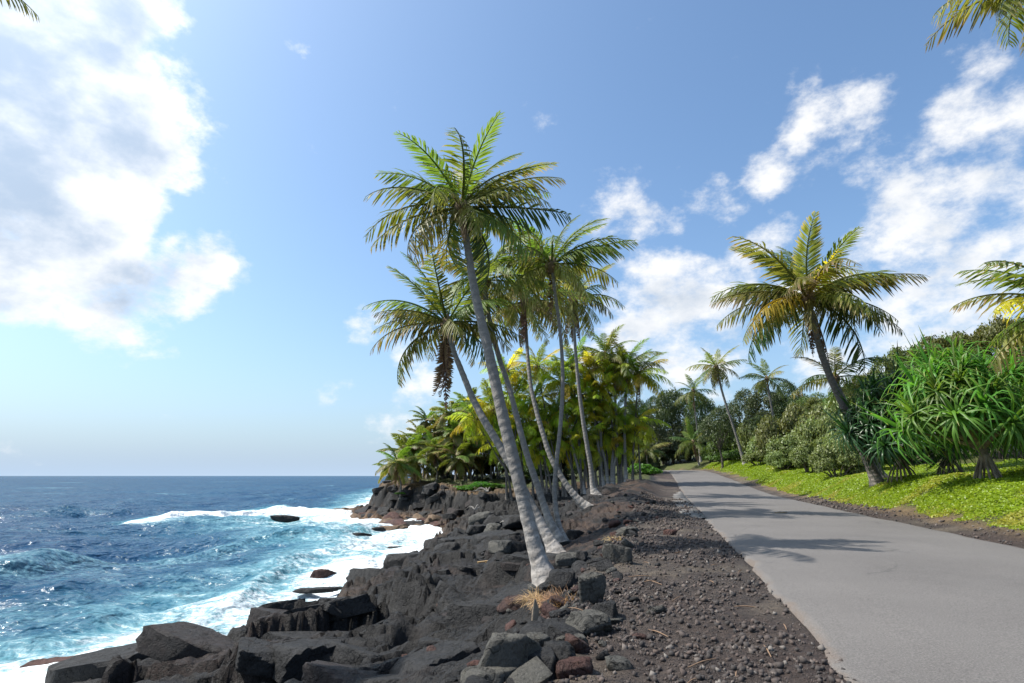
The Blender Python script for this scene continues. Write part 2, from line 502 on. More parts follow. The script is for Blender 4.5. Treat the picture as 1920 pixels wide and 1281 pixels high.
k = NT('coconut'); k.set(Base_Color=k.mix(rand(k), (.14, .13, .03), (.20, .12, .04)), Roughness=.5); M['coconut'] = k.mat
k = NT('fibre'); k.set(Base_Color=k.mix(k.noise(9, 4), (.09, .06, .035), (.22, .15, .08)), Roughness=.9); M['fibre'] = k.mat

def rock_mat(name, a, b, c, wet=.0, rough=.7):
    k = NT(name)
    geo = k.n('ShaderNodeNewGeometry', 'Position')
    n1 = k.noise(.9, 5, .6, vec=geo); n2 = k.noise(5.5, 8, .68, vec=geo); n3 = k.noise(30, 5, .65, vec=geo)
    vo = k.N.new('ShaderNodeTexVoronoi'); vo.feature = 'DISTANCE_TO_EDGE'; vo.inputs['Scale'].default_value = 2.1
    wv = k.n('ShaderNodeVectorMath', 0, operation='ADD', i_0=geo, i_1=k.noise(2.5, 3, .6, vec=geo, out='Color'))
    k.L.new(wv, vo.inputs['Vector'])
    crack = k.mapr(vo.outputs['Distance'], .0, .035)
    col_ = k.mix(k.mapr(n1, .35, .68), a, b)
    col_ = k.mix(k.mapr(n2, .50, .70, 0, .8), col_, c)
    col_ = k.mix(k.mapr(n3, .48, .72, 0, .65), col_, tuple(v * .35 for v in a))
    col_ = k.mix(k.mapr(crack, 0., 1., .7, 0.), col_, tuple(v * .3 for v in a))
    k.set(Base_Color=col_, Roughness=k.mapr(n2, .2, .8, rough - .15, rough + .2))
    k.b.inputs['Specular IOR Level'].default_value = .35
    h = k.math('ADD', k.math('MULTIPLY', n2, 1.0), k.math('MULTIPLY', crack, .25))
    p = k.bump(h, 1.0, .16); k.bump(n3, 1.0, .035, p)
    return k.mat
M['lava'] = rock_mat('lava_rock', (.020, .0198, .0205), (.029, .027, .0265), (.038, .037, .036))
M['lava_grey'] = rock_mat('grey_lava_rock', (.080, .077, .068), (.110, .104, .090), (.14, .132, .11), rough=.7)
M['lava_red'] = rock_mat('red_lava_rock', (.095, .040, .030), (.060, .036, .032), (.12, .065, .045))
M['lava_tan'] = rock_mat('tan_rock', (.19, .125, .075), (.10, .065, .045), (.25, .18, .11))

# terrain: albedo comes in per point (lava, cinder, soil, moss), the shader adds grain
k = NT('terrain')
base = k.attr('albedo', 'Color')
lav = k.attr('lava')
n1 = k.noise(1.6, 6, .62); n2 = k.noise(11, 6, .65); n3 = k.noise(55, 4, .6)
c = k.mix(1., base, k.ramp(n1, [(.25, (.70, .70, .72)), (.75, (1.3, 1.27, 1.22))]), 'MULTIPLY')
c = k.mix(1., c, k.ramp(n2, [(.30, (.55, .54, .55)), (.72, (1.45, 1.42, 1.38))]), 'MULTIPLY')
c = k.mix(1., c, k.ramp(n3, [(.32, (.55, .55, .55)), (.70, (1.5, 1.48, 1.44))]), 'MULTIPLY')
vo = k.N.new('ShaderNodeTexVoronoi'); vo.feature = 'DISTANCE_TO_EDGE'; vo.inputs['Scale'].default_value = 1.7
k.L.new(k.n('ShaderNodeVectorMath', 0, operation='ADD', i_0=k.pos(), i_1=k.noise(1.8, 4, .6, out='Color')), vo.inputs['Vector'])
crk = k.math('MULTIPLY', k.mapr(vo.outputs['Distance'], .04, .0), lav)
c = k.mix(k.math('MULTIPLY', crk, .75), c, (.006, .006, .006))
pits = k.math('MULTIPLY', k.mapr(k.noise(24, 3, .7), .56, .66), lav)
c = k.mix(k.math('MULTIPLY', pits, .7), c, (.008, .008, .008))
n2 = k.math('SUBTRACT', n2, k.math('MULTIPLY', crk, .35))
n3 = k.math('SUBTRACT', n3, k.math('MULTIPLY', pits, .6))
k.set(Base_Color=c, Roughness=k.mapr(n2, .25, .75, .55, .85))
p = k.bump(n2, .9, .14); k.bump(n3, .9, .035, p)
k.b.inputs['Specular IOR Level'].default_value = .3
M['terrain'] = k.mat

k = NT('asphalt')
n1 = k.noise(.35, 5, .6); n2 = k.noise(60, 3, .7); n3 = k.noise(150, 2, .7); n4 = k.noise(2.2, 5, .6)
c = k.ramp(n1, [(.3, (.098, .090, .085)), (.7, (.132, .122, .115))])
c = k.mix(k.mapr(n4, .50, .66, 0, .55), c, (.115, .107, .101))
u = k.attr('u')
track = k.math('COSINE', k.math('MULTIPLY', k.math('SUBTRACT', u, .5), 25.0))
c = k.mix(k.mapr(k.math('ADD', track, k.math('MULTIPLY', k.math('SUBTRACT', n1, .5), 2.5)), -.2, 1.2, 0, .30), c, (.115, .107, .101))
vc = k.N.new('ShaderNodeTexVoronoi'); vc.feature = 'DISTANCE_TO_EDGE'; vc.inputs['Scale'].default_value = .28
k.L.new(k.n('ShaderNodeVectorMath', 0, operation='ADD', i_0=k.pos(), i_1=k.noise(.9, 5, .65, out='Color')), vc.inputs['Vector'])
ck = k.math('MULTIPLY', k.mapr(vc.outputs['Distance'], .008, .002), k.mapr(k.noise(.22, 3), .5, .62))
c = k.mix(k.math('MULTIPLY', ck, .7), c, (.05, .047, .045))
edge = k.attr('edge')
c = k.mix(k.mapr(k.math('ADD', edge, k.math('MULTIPLY', k.math('SUBTRACT', n4, .5), .9)), .75, 1.05, 0, .75), c, (.115, .088, .070))
c = k.mix(1., c, k.ramp(n2, [(.28, (.45, .45, .45)), (.74, (1.55, 1.54, 1.52))]), 'MULTIPLY')
c = k.mix(k.mapr(n3, .62, .72, 0, .6), c, (.34, .33, .32))
vo = k.N.new('ShaderNodeTexVoronoi'); vo.inputs['Scale'].default_value = .55; k.L.new(k.pos(), vo.inputs['Vector'])
spot = k.mapr(k.math('ADD', vo.outputs['Distance'], k.math('MULTIPLY', n4, .12)), .14, .09)
spot = k.math('MULTIPLY', spot, k.mapr(k.noise(.8, 2), .5, .6))
c = k.mix(k.math('MULTIPLY', spot, .75), c, (.04, .038, .037))
k.set(Base_Color=c, Roughness=.82)
p = k.bump(n2, .4, .012); k.bump(n3, .4, .006, p)
M['asphalt'] = k.mat

k = NT('old_concrete')
n1 = k.noise(1.5, 6, .65); n2 = k.noise(40, 3)
c = k.ramp(n1, [(.3, (.10, .094, .088)), (.7, (.17, .162, .152))])
k.set(Base_Color=k.mix(k.mapr(n2, .4, .7, 0, .4), c, (.11, .1, .09)), Roughness=.85); k.bump(n2, .4, .01)
M['concrete'] = k.mat

k = NT('sea_water')
foam = k.attr('foam'); shallow = k.attr('shallow')
P = k.pos()
mp = k.N.new('ShaderNodeMapping'); mp.inputs['Rotation'].default_value = (0, 0, R(-66)); mp.inputs['Scale'].default_value = (.5, 1.25, 1)
k.L.new(P, mp.inputs[0])
n1 = k.noise(.55, 8, .62, dist=.8, vec=mp.outputs[0]); n2 = k.noise(2.6, 8, .66, dist=1.4, vec=mp.outputs[0]); n3 = k.noise(9, 5, .6, dist=.6)
lace = k.math('ADD', k.math('MULTIPLY', n1, .45), k.math('MULTIPLY', n2, .55))
ff = k.math('ADD', foam, k.math('MULTIPLY', k.math('SUBTRACT', lace, .5), 2.3))
ff = k.math('ADD', ff, k.math('MULTIPLY', k.math('SUBTRACT', n3, .5), .5))
fm = k.mapr(ff, .44, .98, 0, .95)
veil = k.mapr(ff, .0, .6, 0, .42)
deep = k.mix(k.mapr(k.noise(.05, 4), .35, .65), (.008, .045, .105), (.011, .058, .120))
c = k.mix(shallow, deep, (.035, .20, .25))
c = k.mix(veil, c, (.28, .52, .56))
c = k.mix(fm, c, (.80, .83, .84))
k.set(Base_Color=c, Roughness=k.math('MULTIPLY_ADD', fm, .6, .12), IOR=1.33)
k.b.inputs['Specular IOR Level'].default_value = .26
dif = k.N.new('ShaderNodeBsdfDiffuse'); k.put(dif.inputs['Color'], c)
glo = k.N.new('ShaderNodeBsdfGlossy'); k.put(glo.inputs['Roughness'], k.math('MULTIPLY_ADD', fm, .5, .14))
fre = k.N.new('ShaderNodeFresnel'); fre.inputs['IOR'].default_value = 1.33
mxs = k.N.new('ShaderNodeMixShader')
k.put(mxs.inputs[0], k.math('MULTIPLY', k.math('MINIMUM', fre.outputs[0], .30), k.math('MULTIPLY_ADD', fm, -.85, 1.)))
k.L.new(dif.outputs[0], mxs.inputs[1]); k.L.new(glo.outputs[0], mxs.inputs[2]); k.L.new(mxs.outputs[0], k.out.inputs[0])
r1 = k.noise(1.3, 4, .6, dist=.4); r2 = k.noise(5.5, 5, .65, dist=.5)
r0 = k.noise(.25, 4, .6)
p = k.bump(r0, .8, 2.2); p = k.bump(r1, .6, .28, p); p = k.bump(r2, .45, .06, p); p = k.bump(fm, .5, .08, p)
for nd in (dif, glo, fre): k.put(nd.inputs['Normal'], p)
M['water'] = k.mat

# ------------------------------------------------------------------ ground
def grid_mesh(name, X, Y, Z, mats):
    ny, nx = Z.shape
    V = np.stack([X, Y, Z], -1).reshape(-1, 3)
    i = np.arange(ny - 1)[:, None] * nx + np.arange(nx - 1)[None, :]
    Q = np.stack([i, i + 1, i + nx + 1, i + nx], -1).reshape(-1, 4)
    return mesh_np(name, V, quads=Q, mats=mats, smooth=True)

def build_terrain():
    xs = np.concatenate([np.arange(-60, -26, 1.0), np.arange(-26, -13, .22), np.arange(-13, 6.5, .065), np.arange(6.5, 26, .25),
                         np.arange(26, 60, 1.2), np.geomspace(60, 400, 22)])
    ys = [-30., -20., -12., -6., -2., 0., 1.5, 3.]
    y = 4.0
    while y < 170:
        ys.append(y)
        y += min(max(.06, y * .0085), .26 if y < 82 else .8)
    ys += list(np.linspace(172, 258, 14))
    X, Y = np.meshgrid(xs, np.array(ys))
    Z, lava, green, sd, e, q = [a.reshape(X.shape) for a in land(X.ravel(), Y.ravel())]
    me = grid_mesh('terrain', X, Y, Z, [M['terrain']])
    x, y, z = X.ravel(), Y.ravel(), Z.ravel()
    lava, green, sd, e, q = [a.ravel() for a in (lava, green, sd, e, q)]
    def lerp(a, b, t): return a + (np.asarray(b) - a) * t[:, None]
    c = np.tile(np.array([.064, .052, .046]), (len(x), 1))                  # cinder
    c = lerp(c, (.088, .074, .062), sstep(.0, .7, fbm(x * .8, y * .8, 71, 4)))
    c = lerp(c, (.135, .115, .092), sstep(.12, .5, fbm(x * .55, y * .55, 77, 4)) * .75)
    c = lerp(c, (.055, .038, .034), sstep(.0, .5, fbm(x * .25, y * .25, 70, 3)) * .7)
    L_ = np.tile(np.array([.021, .0208, .0215]), (len(x), 1))                 # lava
    L_ = lerp(L_, (.042, .029, .026), sstep(.2, .8, fbm(x * .4, y * .4, 72, 4)) * .7)
    L_ = lerp(L_, (.034, .0335, .033), sstep(.1, .6, fbm(x * .9, y * .9, 73, 4)))
    low = sstep(1.3, .2, z - SEA + .5 * fbm(x * .7, y * .7, 74, 3)) * (sd < 6)
    L_ = lerp(L_, (.17, .105, .062), low * (.25 + .75 * sstep(55, 66, y)))
    c = lerp(c, (0, 0, 0), lava) + L_ * lava[:, None]
    soil = sstep(-.6, .4, e) * sstep(5.5, 2.5, e) * sstep(13, 19, y) * sstep(70, 60, y) * sstep(-.25, .3, fbm(x * .7, y * .7, 75, 4))
    c = lerp(c, (.105, .068, .050), soil * .6)
    straw = sstep(.5, 1.2, q + .4 * fbm(x * 1.2, y * 1.2, 76, 3)) * (q > 0)
    c = lerp(c, (.19, .135, .075), straw * .75)
    c = lerp(c, (.070, .085, .022), green)
    headtop = sstep(64, 68, y) * sstep(5.0, 6.0, sd) * (e > 2)
    c = lerp(c, (.15, .10, .055), headtop * (1 - green))
    cattr(me, 'albedo', c); attr(me, 'lava', lava)
    tag(link('terrain', me), kind='structure')
build_terrain()

def build_road():
    ys = np.concatenate([np.arange(-25, 60, .35), np.arange(60, 150, 1.2)])
    t = np.concatenate([[0, .01, .03, .06], np.linspace(.1, .9, 14), [.94, .97, .99, 1]])
    Yg, T = np.meshgrid(ys, t, indexing='ij')
    wl = .15 * fbm(ys * .7, ys * 0, 81, 4) + .09 * fbm(ys * 1.4, ys * 0, 83, 2)
    wr = .16 * fbm(ys * .6, ys * 0 + 3, 82, 4)
    Lx = (road_l(ys) + wl)[:, None]; Rx = (road_r(ys) + wr)[:, None]
    X = Lx + (Rx - Lx) * T
    Z = road_z(Yg) + .05 * (1 - (2 * T - 1) ** 2) + .012 + .008 * fbm(X * .3, Yg * .3, 84, 2)
    Z[:, 0] -= .12; Z[:, -1] -= .12
    X[:, 0] -= .015; X[:, -1] += .015
    me = grid_mesh('road', X, Yg, Z, [M['asphalt']])
    attr(me, 'u', T.ravel())
    attr(me, 'edge', (1 - np.minimum(T, 1 - T) * 9).clip(0, 1).ravel())
    tag(link('road', me), kind='structure')
build_road()

def build_apron():
    # strip of older, paler paving beside the asphalt
    a = hit(1262, 926); b = hit(1308, 972)
    ys = np.linspace(b.y - .5, a.y + 3, 40)
    n = fbm(ys * .8, ys * 0, 91, 3)
    V = []; Q = []
    for i, y in enumerate(ys):
        r_ = float(road_l(y)) + .05
        w = 1.15 * math.sin(math.pi * min(1, max(0, (i + .5) / 40))) ** .4 + .18 * n[i]
        z = float(road_z(y)) + .035
        V += [(r_ - w, y, z - .10), (r_ - w + .02, y, z - .008), (r_ + .0, y, z + .0), (r_, y, z - .1)]
    for i in range(39):
        for j in range(3): Q.append((i * 4 + j, i * 4 + j + 1, i * 4 + j + 5, i * 4 + j + 4))
    me = mesh_np('pavement', np.array(V), quads=np.array(Q)[:, ::-1], mats=[M['concrete']])
    tag(link('pavement', me), kind='structure')
build_apron()

# ------------------------------------------------------------------ sea
def seapt(px, py):
    r = ray(px, py); s = (SEA - CAM_H) / r.z
    return np.array([r.x * s, r.y * s])

def poly_dist(x, y, pts):
    """distance to a polyline, signed side distance, and position along it 0..1"""
    best = np.full(x.shape, 1e9); side = np.zeros(x.shape); pos = np.zeros(x.shape)
    n = len(pts) - 1
    for i in range(n):
        a, b = pts[i], pts[i + 1]; ab = b - a; l = math.hypot(*ab)
        t = ((x - a[0]) * ab[0] + (y - a[1]) * ab[1]) / (l * l)
        tc = np.clip(t, 0, 1)
        d = np.hypot(x - a[0] - tc * ab[0], y - a[1] - tc * ab[1])
        s = ((x - a[0]) * ab[1] - (y - a[1]) * ab[0]) / l      # + on the shore (right-hand) side
        m_ = d < best
        best = np.where(m_, d, best); side = np.where(m_, s, side); pos = np.where(m_, (i + tc) / n, pos)
    return best, side, pos

RIDGES = [  # photo points of the crest, height, half width, foam on it
    ([(-60, 1130), (120, 1075), (300, 1045), (480, 1018), (640, 1006), (740, 985)], .50, 1.7, .10),
    ([(60, 972), (140, 963), (230, 966)], .75, 2.6, 0.),
    ([(215, 987), (330, 974), (440, 965), (530, 957), (640, 962)], .50, 2.0, .9),
    ([(380, 1150), (470, 1100), (545, 1062), (620, 1046), (720, 1020)], .42, 1.3, .45),
    ([(-40, 1010), (120, 1003), (250, 1000)], .30, 1.8, 0.),
    ([(560, 1000), (640, 985), (720, 978)], .35, 1.5, .5),
    ([(-50, 1215), (120, 1170), (260, 1130)], .28, 1.5, 0.05)]

def build_sea():
    xs = np.concatenate([-np.geomspace(30000, 90, 60), np.arange(-88, -46, .7), np.arange(-46, -4, .17), np.arange(-4, 40, 1.5), np.geomspace(42, 30000, 24)])
    ys = np.concatenate([np.arange(-60, 12, 4), np.arange(12, 48, .17), np.arange(48, 96, .3), np.geomspace(96.5, 40000, 190)])
    X, Y = np.meshgrid(xs, ys)
    x, y = X.ravel(), Y.ravel()
    dist = np.hypot(x, y)
    z = np.zeros(x.shape)
    rg = np.random.default_rng(4)
    for i in range(46):
        lam = 1.1 * 1.115 ** i if i < 30 else rg.uniform(8, 26)
        lam = min(lam, 30)
        ang = math.atan2(-.41, .91) + rg.normal(0, .55)
        kx, ky = math.cos(ang) * 2 * math.pi / lam, math.sin(ang) * 2 * math.pi / lam
        amp = .0085 * lam ** .82 * rg.uniform(.5, 1.2)
        ph = kx * x + ky * y + rg.uniform(0, 6.28) + .9 * fbm(x / lam * .35, y / lam * .35, 100 + i, 2)
        vis = sstep(lam * 130, lam * 45, dist) if lam < 8 else sstep(2500, 500, dist)
        w = np.sin(ph)
        z += amp * vis * (w + .3 * (w * w - .5))
    sd = shore_sd(x + 1.5 * fbm(x * .3, y * .3, 121, 3), y)
    off = -sd
    foam = np.zeros(x.shape)
    nz = fbm(x * .16, y * .16, 130, 4)
    width = 10.5 + 8.5 * sstep(38, 54, y) * sstep(90, 70, y) + 3.0 * nz + 1.5 * sstep(30, 16, y)
    foam = np.maximum(foam, .98 - off / width * .90 + .22 * fbm(x * .45, y * .45, 131, 3))
    shallow = np.clip(1.1 - off / (width * 1.25), 0, 1) ** 1.5
    for pts, h, wd, fo in RIDGES:
        P_ = np.array([seapt(*p) for p in pts])
        xx = x + .9 * fbm(x * .25, y * .25, 140, 3); yy = y + .9 * fbm(x * .25, y * .25, 141, 3)
        d, s, t = poly_dist(xx, yy, P_)
        ends = sstep(0, .12, t) * sstep(1, .88, t)
        prof = np.where(s > 0, np.exp(-(s / (wd * .55)) ** 2), np.exp(-(s / (wd * 1.5)) ** 2)) * (d < wd * 5) * np.exp(-((d - np.abs(s)).clip(0) / wd) ** 2)
        z += h * prof * ends * (1 + .35 * fbm(x * .5, y * .5, 142, 3))
        shallow = np.maximum(shallow, prof * ends * (.12 + .75 * fo))
        if fo > 0:
            tail = np.where(s > 0, np.exp(-(s / (wd * 2.6)) ** 2), np.exp(-(s / (wd * .45)) ** 2)) * np.exp(-((d - np.abs(s)).clip(0) / wd) ** 2)
            foam = np.maximum(foam, tail * (fo * .85 + .2) * sstep(0, .06, t) * sstep(1.02, .95, t))
    # broken water over the reef off the point
    reef = np.exp(-(((x + 30) / 11) ** 2 + ((y - 80) / 8) ** 2))
    foam = np.maximum(foam, reef * 1.0); shallow = np.maximum(shallow, reef * .75)
    # a few whitecaps
    wc = sstep(.62, .85, fbm(x * .12, y * .12, 150, 3) + .35 * np.clip(z, -1, 1)) * (dist < 700) * .42
    foam = np.maximum(foam, wc)
    near = np.clip(foam, 0, 1)
    z += near * .16 * fbm(x * .8, y * .8, 160, 4, .65) + near * .1
    me = grid_mesh('sea', X, Y, (SEA + z).reshape(X.shape), [M['water']])
    attr(me, 'foam', np.clip(foam, -.5, 1.2)); attr(me, 'shallow', shallow * .85)
    tag(link('sea', me), kind='structure')
build_sea()

# ------------------------------------------------------------------ palms
def tube(path, radii, seg=10, along0=0.):
    """rings round a path: vertices, quads, distance along"""
    path = np.asarray(path, float); n = len(path)
    T = np.gradient(path, axis=0); T /= np.linalg.norm(T, axis=1)[:, None]
    ref = np.array([1., 0, 0]) if abs(T[0][0]) < .8 else np.array([0, 1., 0])
    A = np.cross(T, ref); A /= np.linalg.norm(A, axis=1)[:, None]
    B = np.cross(T, A)
    a = np.arange(seg) / seg * 2 * math.pi
    ring = A[:, None, :] * np.cos(a)[None, :, None] + B[:, None, :] * np.sin(a)[None, :, None]
    V = path[:, None, :] + ring * np.asarray(radii)[:, None, None] if np.ndim(radii) == 1 else path[:, None, :] + ring * np.asarray(radii)[:, :, None]
    i = np.arange(n - 1)[:, None] * seg; j = np.arange(seg)[None, :]; j2 = (j + 1) % seg
    Q = np.stack([i + j, i + j2, i + seg + j2, i + seg + j], -1).reshape(-1, 4)
    d = np.concatenate([[0], np.cumsum(np.linalg.norm(np.diff(path, axis=0), axis=1))])
    return V.reshape(-1, 3), Q, np.repeat(d + along0, seg)

def spline(pts, n):
    pts = np.asarray(pts, float)
    t = np.concatenate([[0], np.cumsum(np.linalg.norm(np.diff(pts[:, :3], axis=0), axis=1))]); t /= t[-1]
    P = np.vstack([2 * pts[0] - pts[1], pts, 2 * pts[-1] - pts[-2]])
    tt = np.concatenate([[2 * t[0] - t[1]], t, [2 * t[-1] - t[-2]]])
    out = []
    for u in np.linspace(0, 1, n):
        i = int(np.clip(np.searchsorted(t, u, 'right') - 1, 0, len(pts) - 2)) + 1
        f = (u - tt[i]) / (tt[i + 1] - tt[i])
        p0, p1, p2, p3 = P[i - 1], P[i], P[i + 1], P[i + 2]
        m1 = (p2 - p0) / (tt[i + 1] - tt[i - 1]) * (tt[i + 1] - tt[i]); m2 = (p3 - p1) / (tt[i + 2] - tt[i]) * (tt[i + 1] - tt[i])
        f2, f3 = f * f, f * f * f
        out.append((2 * f3 - 3 * f2 + 1) * p1 + (f3 - 2 * f2 + f) * m1 + (-2 * f3 + 3 * f2) * p2 + (f3 - f2) * m2)
    return np.array(out)

def trunk_mesh(pts, mat, seg=12):
    """pts: x y z radius from the base up; ring scars and a swollen foot are in the shape"""
    n = max(14, int(np.linalg.norm(np.array(pts[-1][:3]) - np.array(pts[0][:3])) * 7))
    n = min(n, 90)
    S = spline(pts, n)
    rad = S[:, 3] * (1 + .035 * np.sin(np.arange(n) * 2.4) + .04 * (rng.random(n) - .5))
    a = np.arange(seg) / seg * 2 * math.pi
    foot = np.exp(-np.arange(n) / n * 26)[:, None]
    rad = rad * (1 + .45 * foot[:, 0])
    rr = rad[:, None] * (1 + foot * .22 * np.sin(a * 5 + 1.3)[None, :] + .03 * rng.standard_normal((n, seg)))
    V, Q, al = tube(S[:, :3], rr, seg)
    me = mesh_np('trunk', V, quads=Q, mats=[mat], smooth=True)
    attr(me, 'along', al)
    return me

def frond_mesh(name, seed, bend=1.0, n=50, ll=.27, hang=.35, ragged=.15, droop=.5, width=.0080, curl=0.):
    """one pinnate leaf, 1 m long along +X, arching towards -Z, leaflets down both sides of the rachis"""
    g = np.random.default_rng(seed)
    m_ = 22
    s = np.linspace(0, 1, m_ + 1)
    th = -bend * s ** 1.5
    side = curl * s ** 2
    step = 1.0 / m_
    d = np.stack([np.cos(th) * np.cos(side), np.sin(side) * np.cos(th), np.sin(th)], -1)
    P_ = np.vstack([[0, 0, 0], np.cumsum((d[:-1] + d[1:]) / 2 * step, axis=0)])
    rad = .013 * (1 - s) ** .8 + .0018
    V, Q, al = tube(P_, rad, 5)
    V = [V]; Q = [Q]; Tr = []; tip = [np.zeros(len(al))]; rnd = [np.full(len(al), .5)]
    base = len(V[0])
    for sd_ in (-1, 1):
        u = np.linspace(.13, .995, n) + g.uniform(-.004, .004, n)
        keep = g.random(n) > ragged * (.3 + u)
        for ui in u[keep]:
            f = ui * m_; i = min(int(f), m_ - 1); f -= i
            p = P_[i] * (1 - f) + P_[i + 1] * f
            t = d[i] * (1 - f) + d[min(i + 1, m_)] * f
            up = np.array([-t[2], 0, t[0]]) if abs(t[1]) < .9 else np.array([0, 0, 1.])
            up /= np.linalg.norm(up); sv = np.cross(up, t) * sd_
            fw = .35 + .75 * ui
            h = hang * g.uniform(.5, 1.5)
            dir0 = t * fw + sv * .85 + up * (.25 - h * .8); dir0 /= np.linalg.norm(dir0)
            L_ = ll * (math.sin(math.pi * min(1, ui * .80 + .17)) ** .65) * g.uniform(.82, 1.1)
            if g.random() < ragged: L_ *= g.uniform(.35, .8)
            wv = t - dir0 * (t @ dir0); wv /= np.linalg.norm(wv) + 1e-9
            w = width * g.uniform(.8, 1.2) * (.6 + .6 * math.sin(math.pi * min(1, ui * .9 + .08)))
            down = np.array([0, 0, -1.]) * droop * g.uniform(.6, 1.4)
            p1 = p + dir0 * L_ * .45 + down * L_ * .10
            p2 = p1 + (dir0 + down * .8) / np.linalg.norm(dir0 + down * .8) * L_ * .33
            p3 = p2 + (dir0 * .6 + down * 1.6) / np.linalg.norm(dir0 * .6 + down * 1.6) * L_ * .25
            V.append(np.array([p - wv * w * .4, p + wv * w * .4, p1 - wv * w, p1 + wv * w, p2 - wv * w * .7, p2 + wv * w * .7, p3]))
            Q.append(np.array([[0, 1, 3, 2], [2, 3, 5, 4]]) + base); Tr.append(np.array([[4, 5, 6]]) + base)
            q_ = .25 * ui ** 2
            tip.append(np.array([0, 0, .35, .35, .7, .7, 1.]) * .85 + q_)
            rnd.append(np.full(7, g.random()))
            base += 7
    me = mesh_np(name, np.vstack(V), quads=np.vstack(Q), tris=np.vstack(Tr), mats=[M['frond_green']])
    attr(me, 'tip', np.concatenate(tip)); attr(me, 'rnd', np.concatenate(rnd))
    return me

FR = {'young': [frond_mesh('frond', 200 + i, bend=.6 + .22 * i, hang=.3, droop=.4, ragged=.12, ll=.22, curl=(.35, -.4, .1)[i]) for i in range(3)],
      'mid': [frond_mesh('frond', 210 + i, bend=.75 + .14 * i, hang=.7, droop=.9, ragged=.3, curl=(-.4, .3, 0, .45, -.2)[i]) for i in range(5)],
      'old': [frond_mesh('frond', 220 + i, bend=.85 + .2 * i, hang=1.1, droop=1.4, ragged=.38, curl=(.3, -.35, .1, -.1)[i]) for i in range(4)],
      'dead': [frond_mesh('frond', 230 + i, bend=.30 + .12 * i, hang=1.3, droop=1.6, ragged=.25, ll=.14, n=60, width=.009) for i in range(3)],
      'small': [frond_mesh('frond', 240 + i, bend=.8 + .22 * i, hang=.4, droop=.5, ragged=.08, n=44, width=.015, curl=(-.3, .3, 0)[i]) for i in range(3)],
      'smalldead': [frond_mesh('frond', 250 + i, bend=.4, hang=1.2, droop=1.5, ragged=.2, n=30, width=.022, ll=.2) for i in range(1)]}

bm_ = bmesh.new(); bmesh.ops.create_icosphere(bm_, subdivisions=2, radius=1)
for v in bm_.verts:
    v.co.z *= 1.25; v.co *= 1 + .08 * math.cos(3 * math.atan2(v.co.y, v.co.x)) * (1 - abs(v.co.z) * .5)
NUT = bpy.data.meshes.new('coconut'); bm_.to_mesh(NUT); bm_.free(); NUT.materials.append(M['coconut']); NUT.shade_smooth()

def sheath_mesh(r, h):
    """fibrous boss the leaf bases grow from"""
    z = np.linspace(-.35, 1, 9) * h
    pr = np.array([.8, 1.05, 1.4, 1.65, 1.6, 1.35, 1.0, .6, .15]) * r
    a = np.arange(11)
    rr = pr[:, None] * (1 + .16 * np.sin(a * 2.3 + np.arange(9)[:, None] * 1.7))
    V, Q, al = tube(np.stack([z * 0, z * 0, z], -1), rr, 11)
    me = mesh_np('crown_sheath', V, quads=Q, mats=[M['fibre']])
    return me
SHEATH = sheath_mesh(.16, .6)

def frond_rot(az, el, roll=0.):
    """azimuth 0 = +X, 90 = +Y; elevation above the horizon at the leaf base"""
    return (Matrix.Rotation(R(az), 4, 'Z') @ Matrix.Rotation(R(-el), 4, 'Y') @ Matrix.Rotation(R(roll), 4, 'X')).to_euler()

PALETTES = {'green': ('frond_young', 'frond_green', 'frond_olive', 'frond_olive'),
            'yellow': ('frond_young', 'frond_lime', 'frond_lime', 'frond_yellow'),
            'far': ('frond_young', 'frond_green', 'frond_olive', 'frond_olive'),
            'dark': ('frond_green', 'frond_dark', 'frond_green', 'frond_olive')}

def crown(root, top, L, seed, palette='green', count=22, dead=2, nuts=5, low=-35, small=False, wind=0., explicit=None, axis=None):
    g = random.Random(seed)
    pal = PALETTES[palette]
    cw = link('crown', SHEATH, root, top - Vector((0, 0, .12)), (0, 0, g.uniform(0, 6)), L / (5.5 if small else 3.1))
    def on_crown(o):
        o.parent = cw; o.matrix_parent_inverse = cw.matrix_basis.inverted(); return o
    put = lambda kind, mat, az, el, ln: on_crown(link('frond', g.choice(FR[kind]), root, top + Vector((0, 0, .1 * L / 3)) , frond_rot(az, el, g.uniform(-25, 25)), ln, M[mat]))
    a0 = g.uniform(0, 360)
    if explicit:
        for kind, mat, az, el, ln in explicit: put(kind, mat, az, el, ln * L)
    for i in range(count):
        f = (i + .5) / count
        az = a0 + i * 137.5 + g.uniform(-14, 14)
        el = 76 - (76 - low) * f ** .85 + g.uniform(-9, 9)
        ln = L * (.78 + .3 * math.sin(math.pi * min(1, f * .8 + .2))) * g.uniform(.88, 1.08)
        kind = 'young' if f < .24 else ('mid' if f < .66 else 'old')
        mat = pal[0] if f < .25 else (pal[1] if f < .6 else pal[2])
        if g.random() < .22: mat = pal[3]
        if small: kind = 'small'
        put(kind, mat, az, el, ln)
    for i in range(dead):
        put('smalldead' if small else 'dead', 'frond_dead', g.uniform(0, 360), g.uniform(-84, -62), L * g.uniform(.6, .85))
    if not small:
        for i in range(nuts):
            a = g.uniform(0, 6.28); rr = .24 * L / 3
            on_crown(link('coconut', NUT, root, top + Vector((math.cos(a) * rr, math.sin(a) * rr, g.uniform(-.32, -.08))), (g.uniform(-.5, .5), g.uniform(-.5, .5), a), g.uniform(.085, .115)))

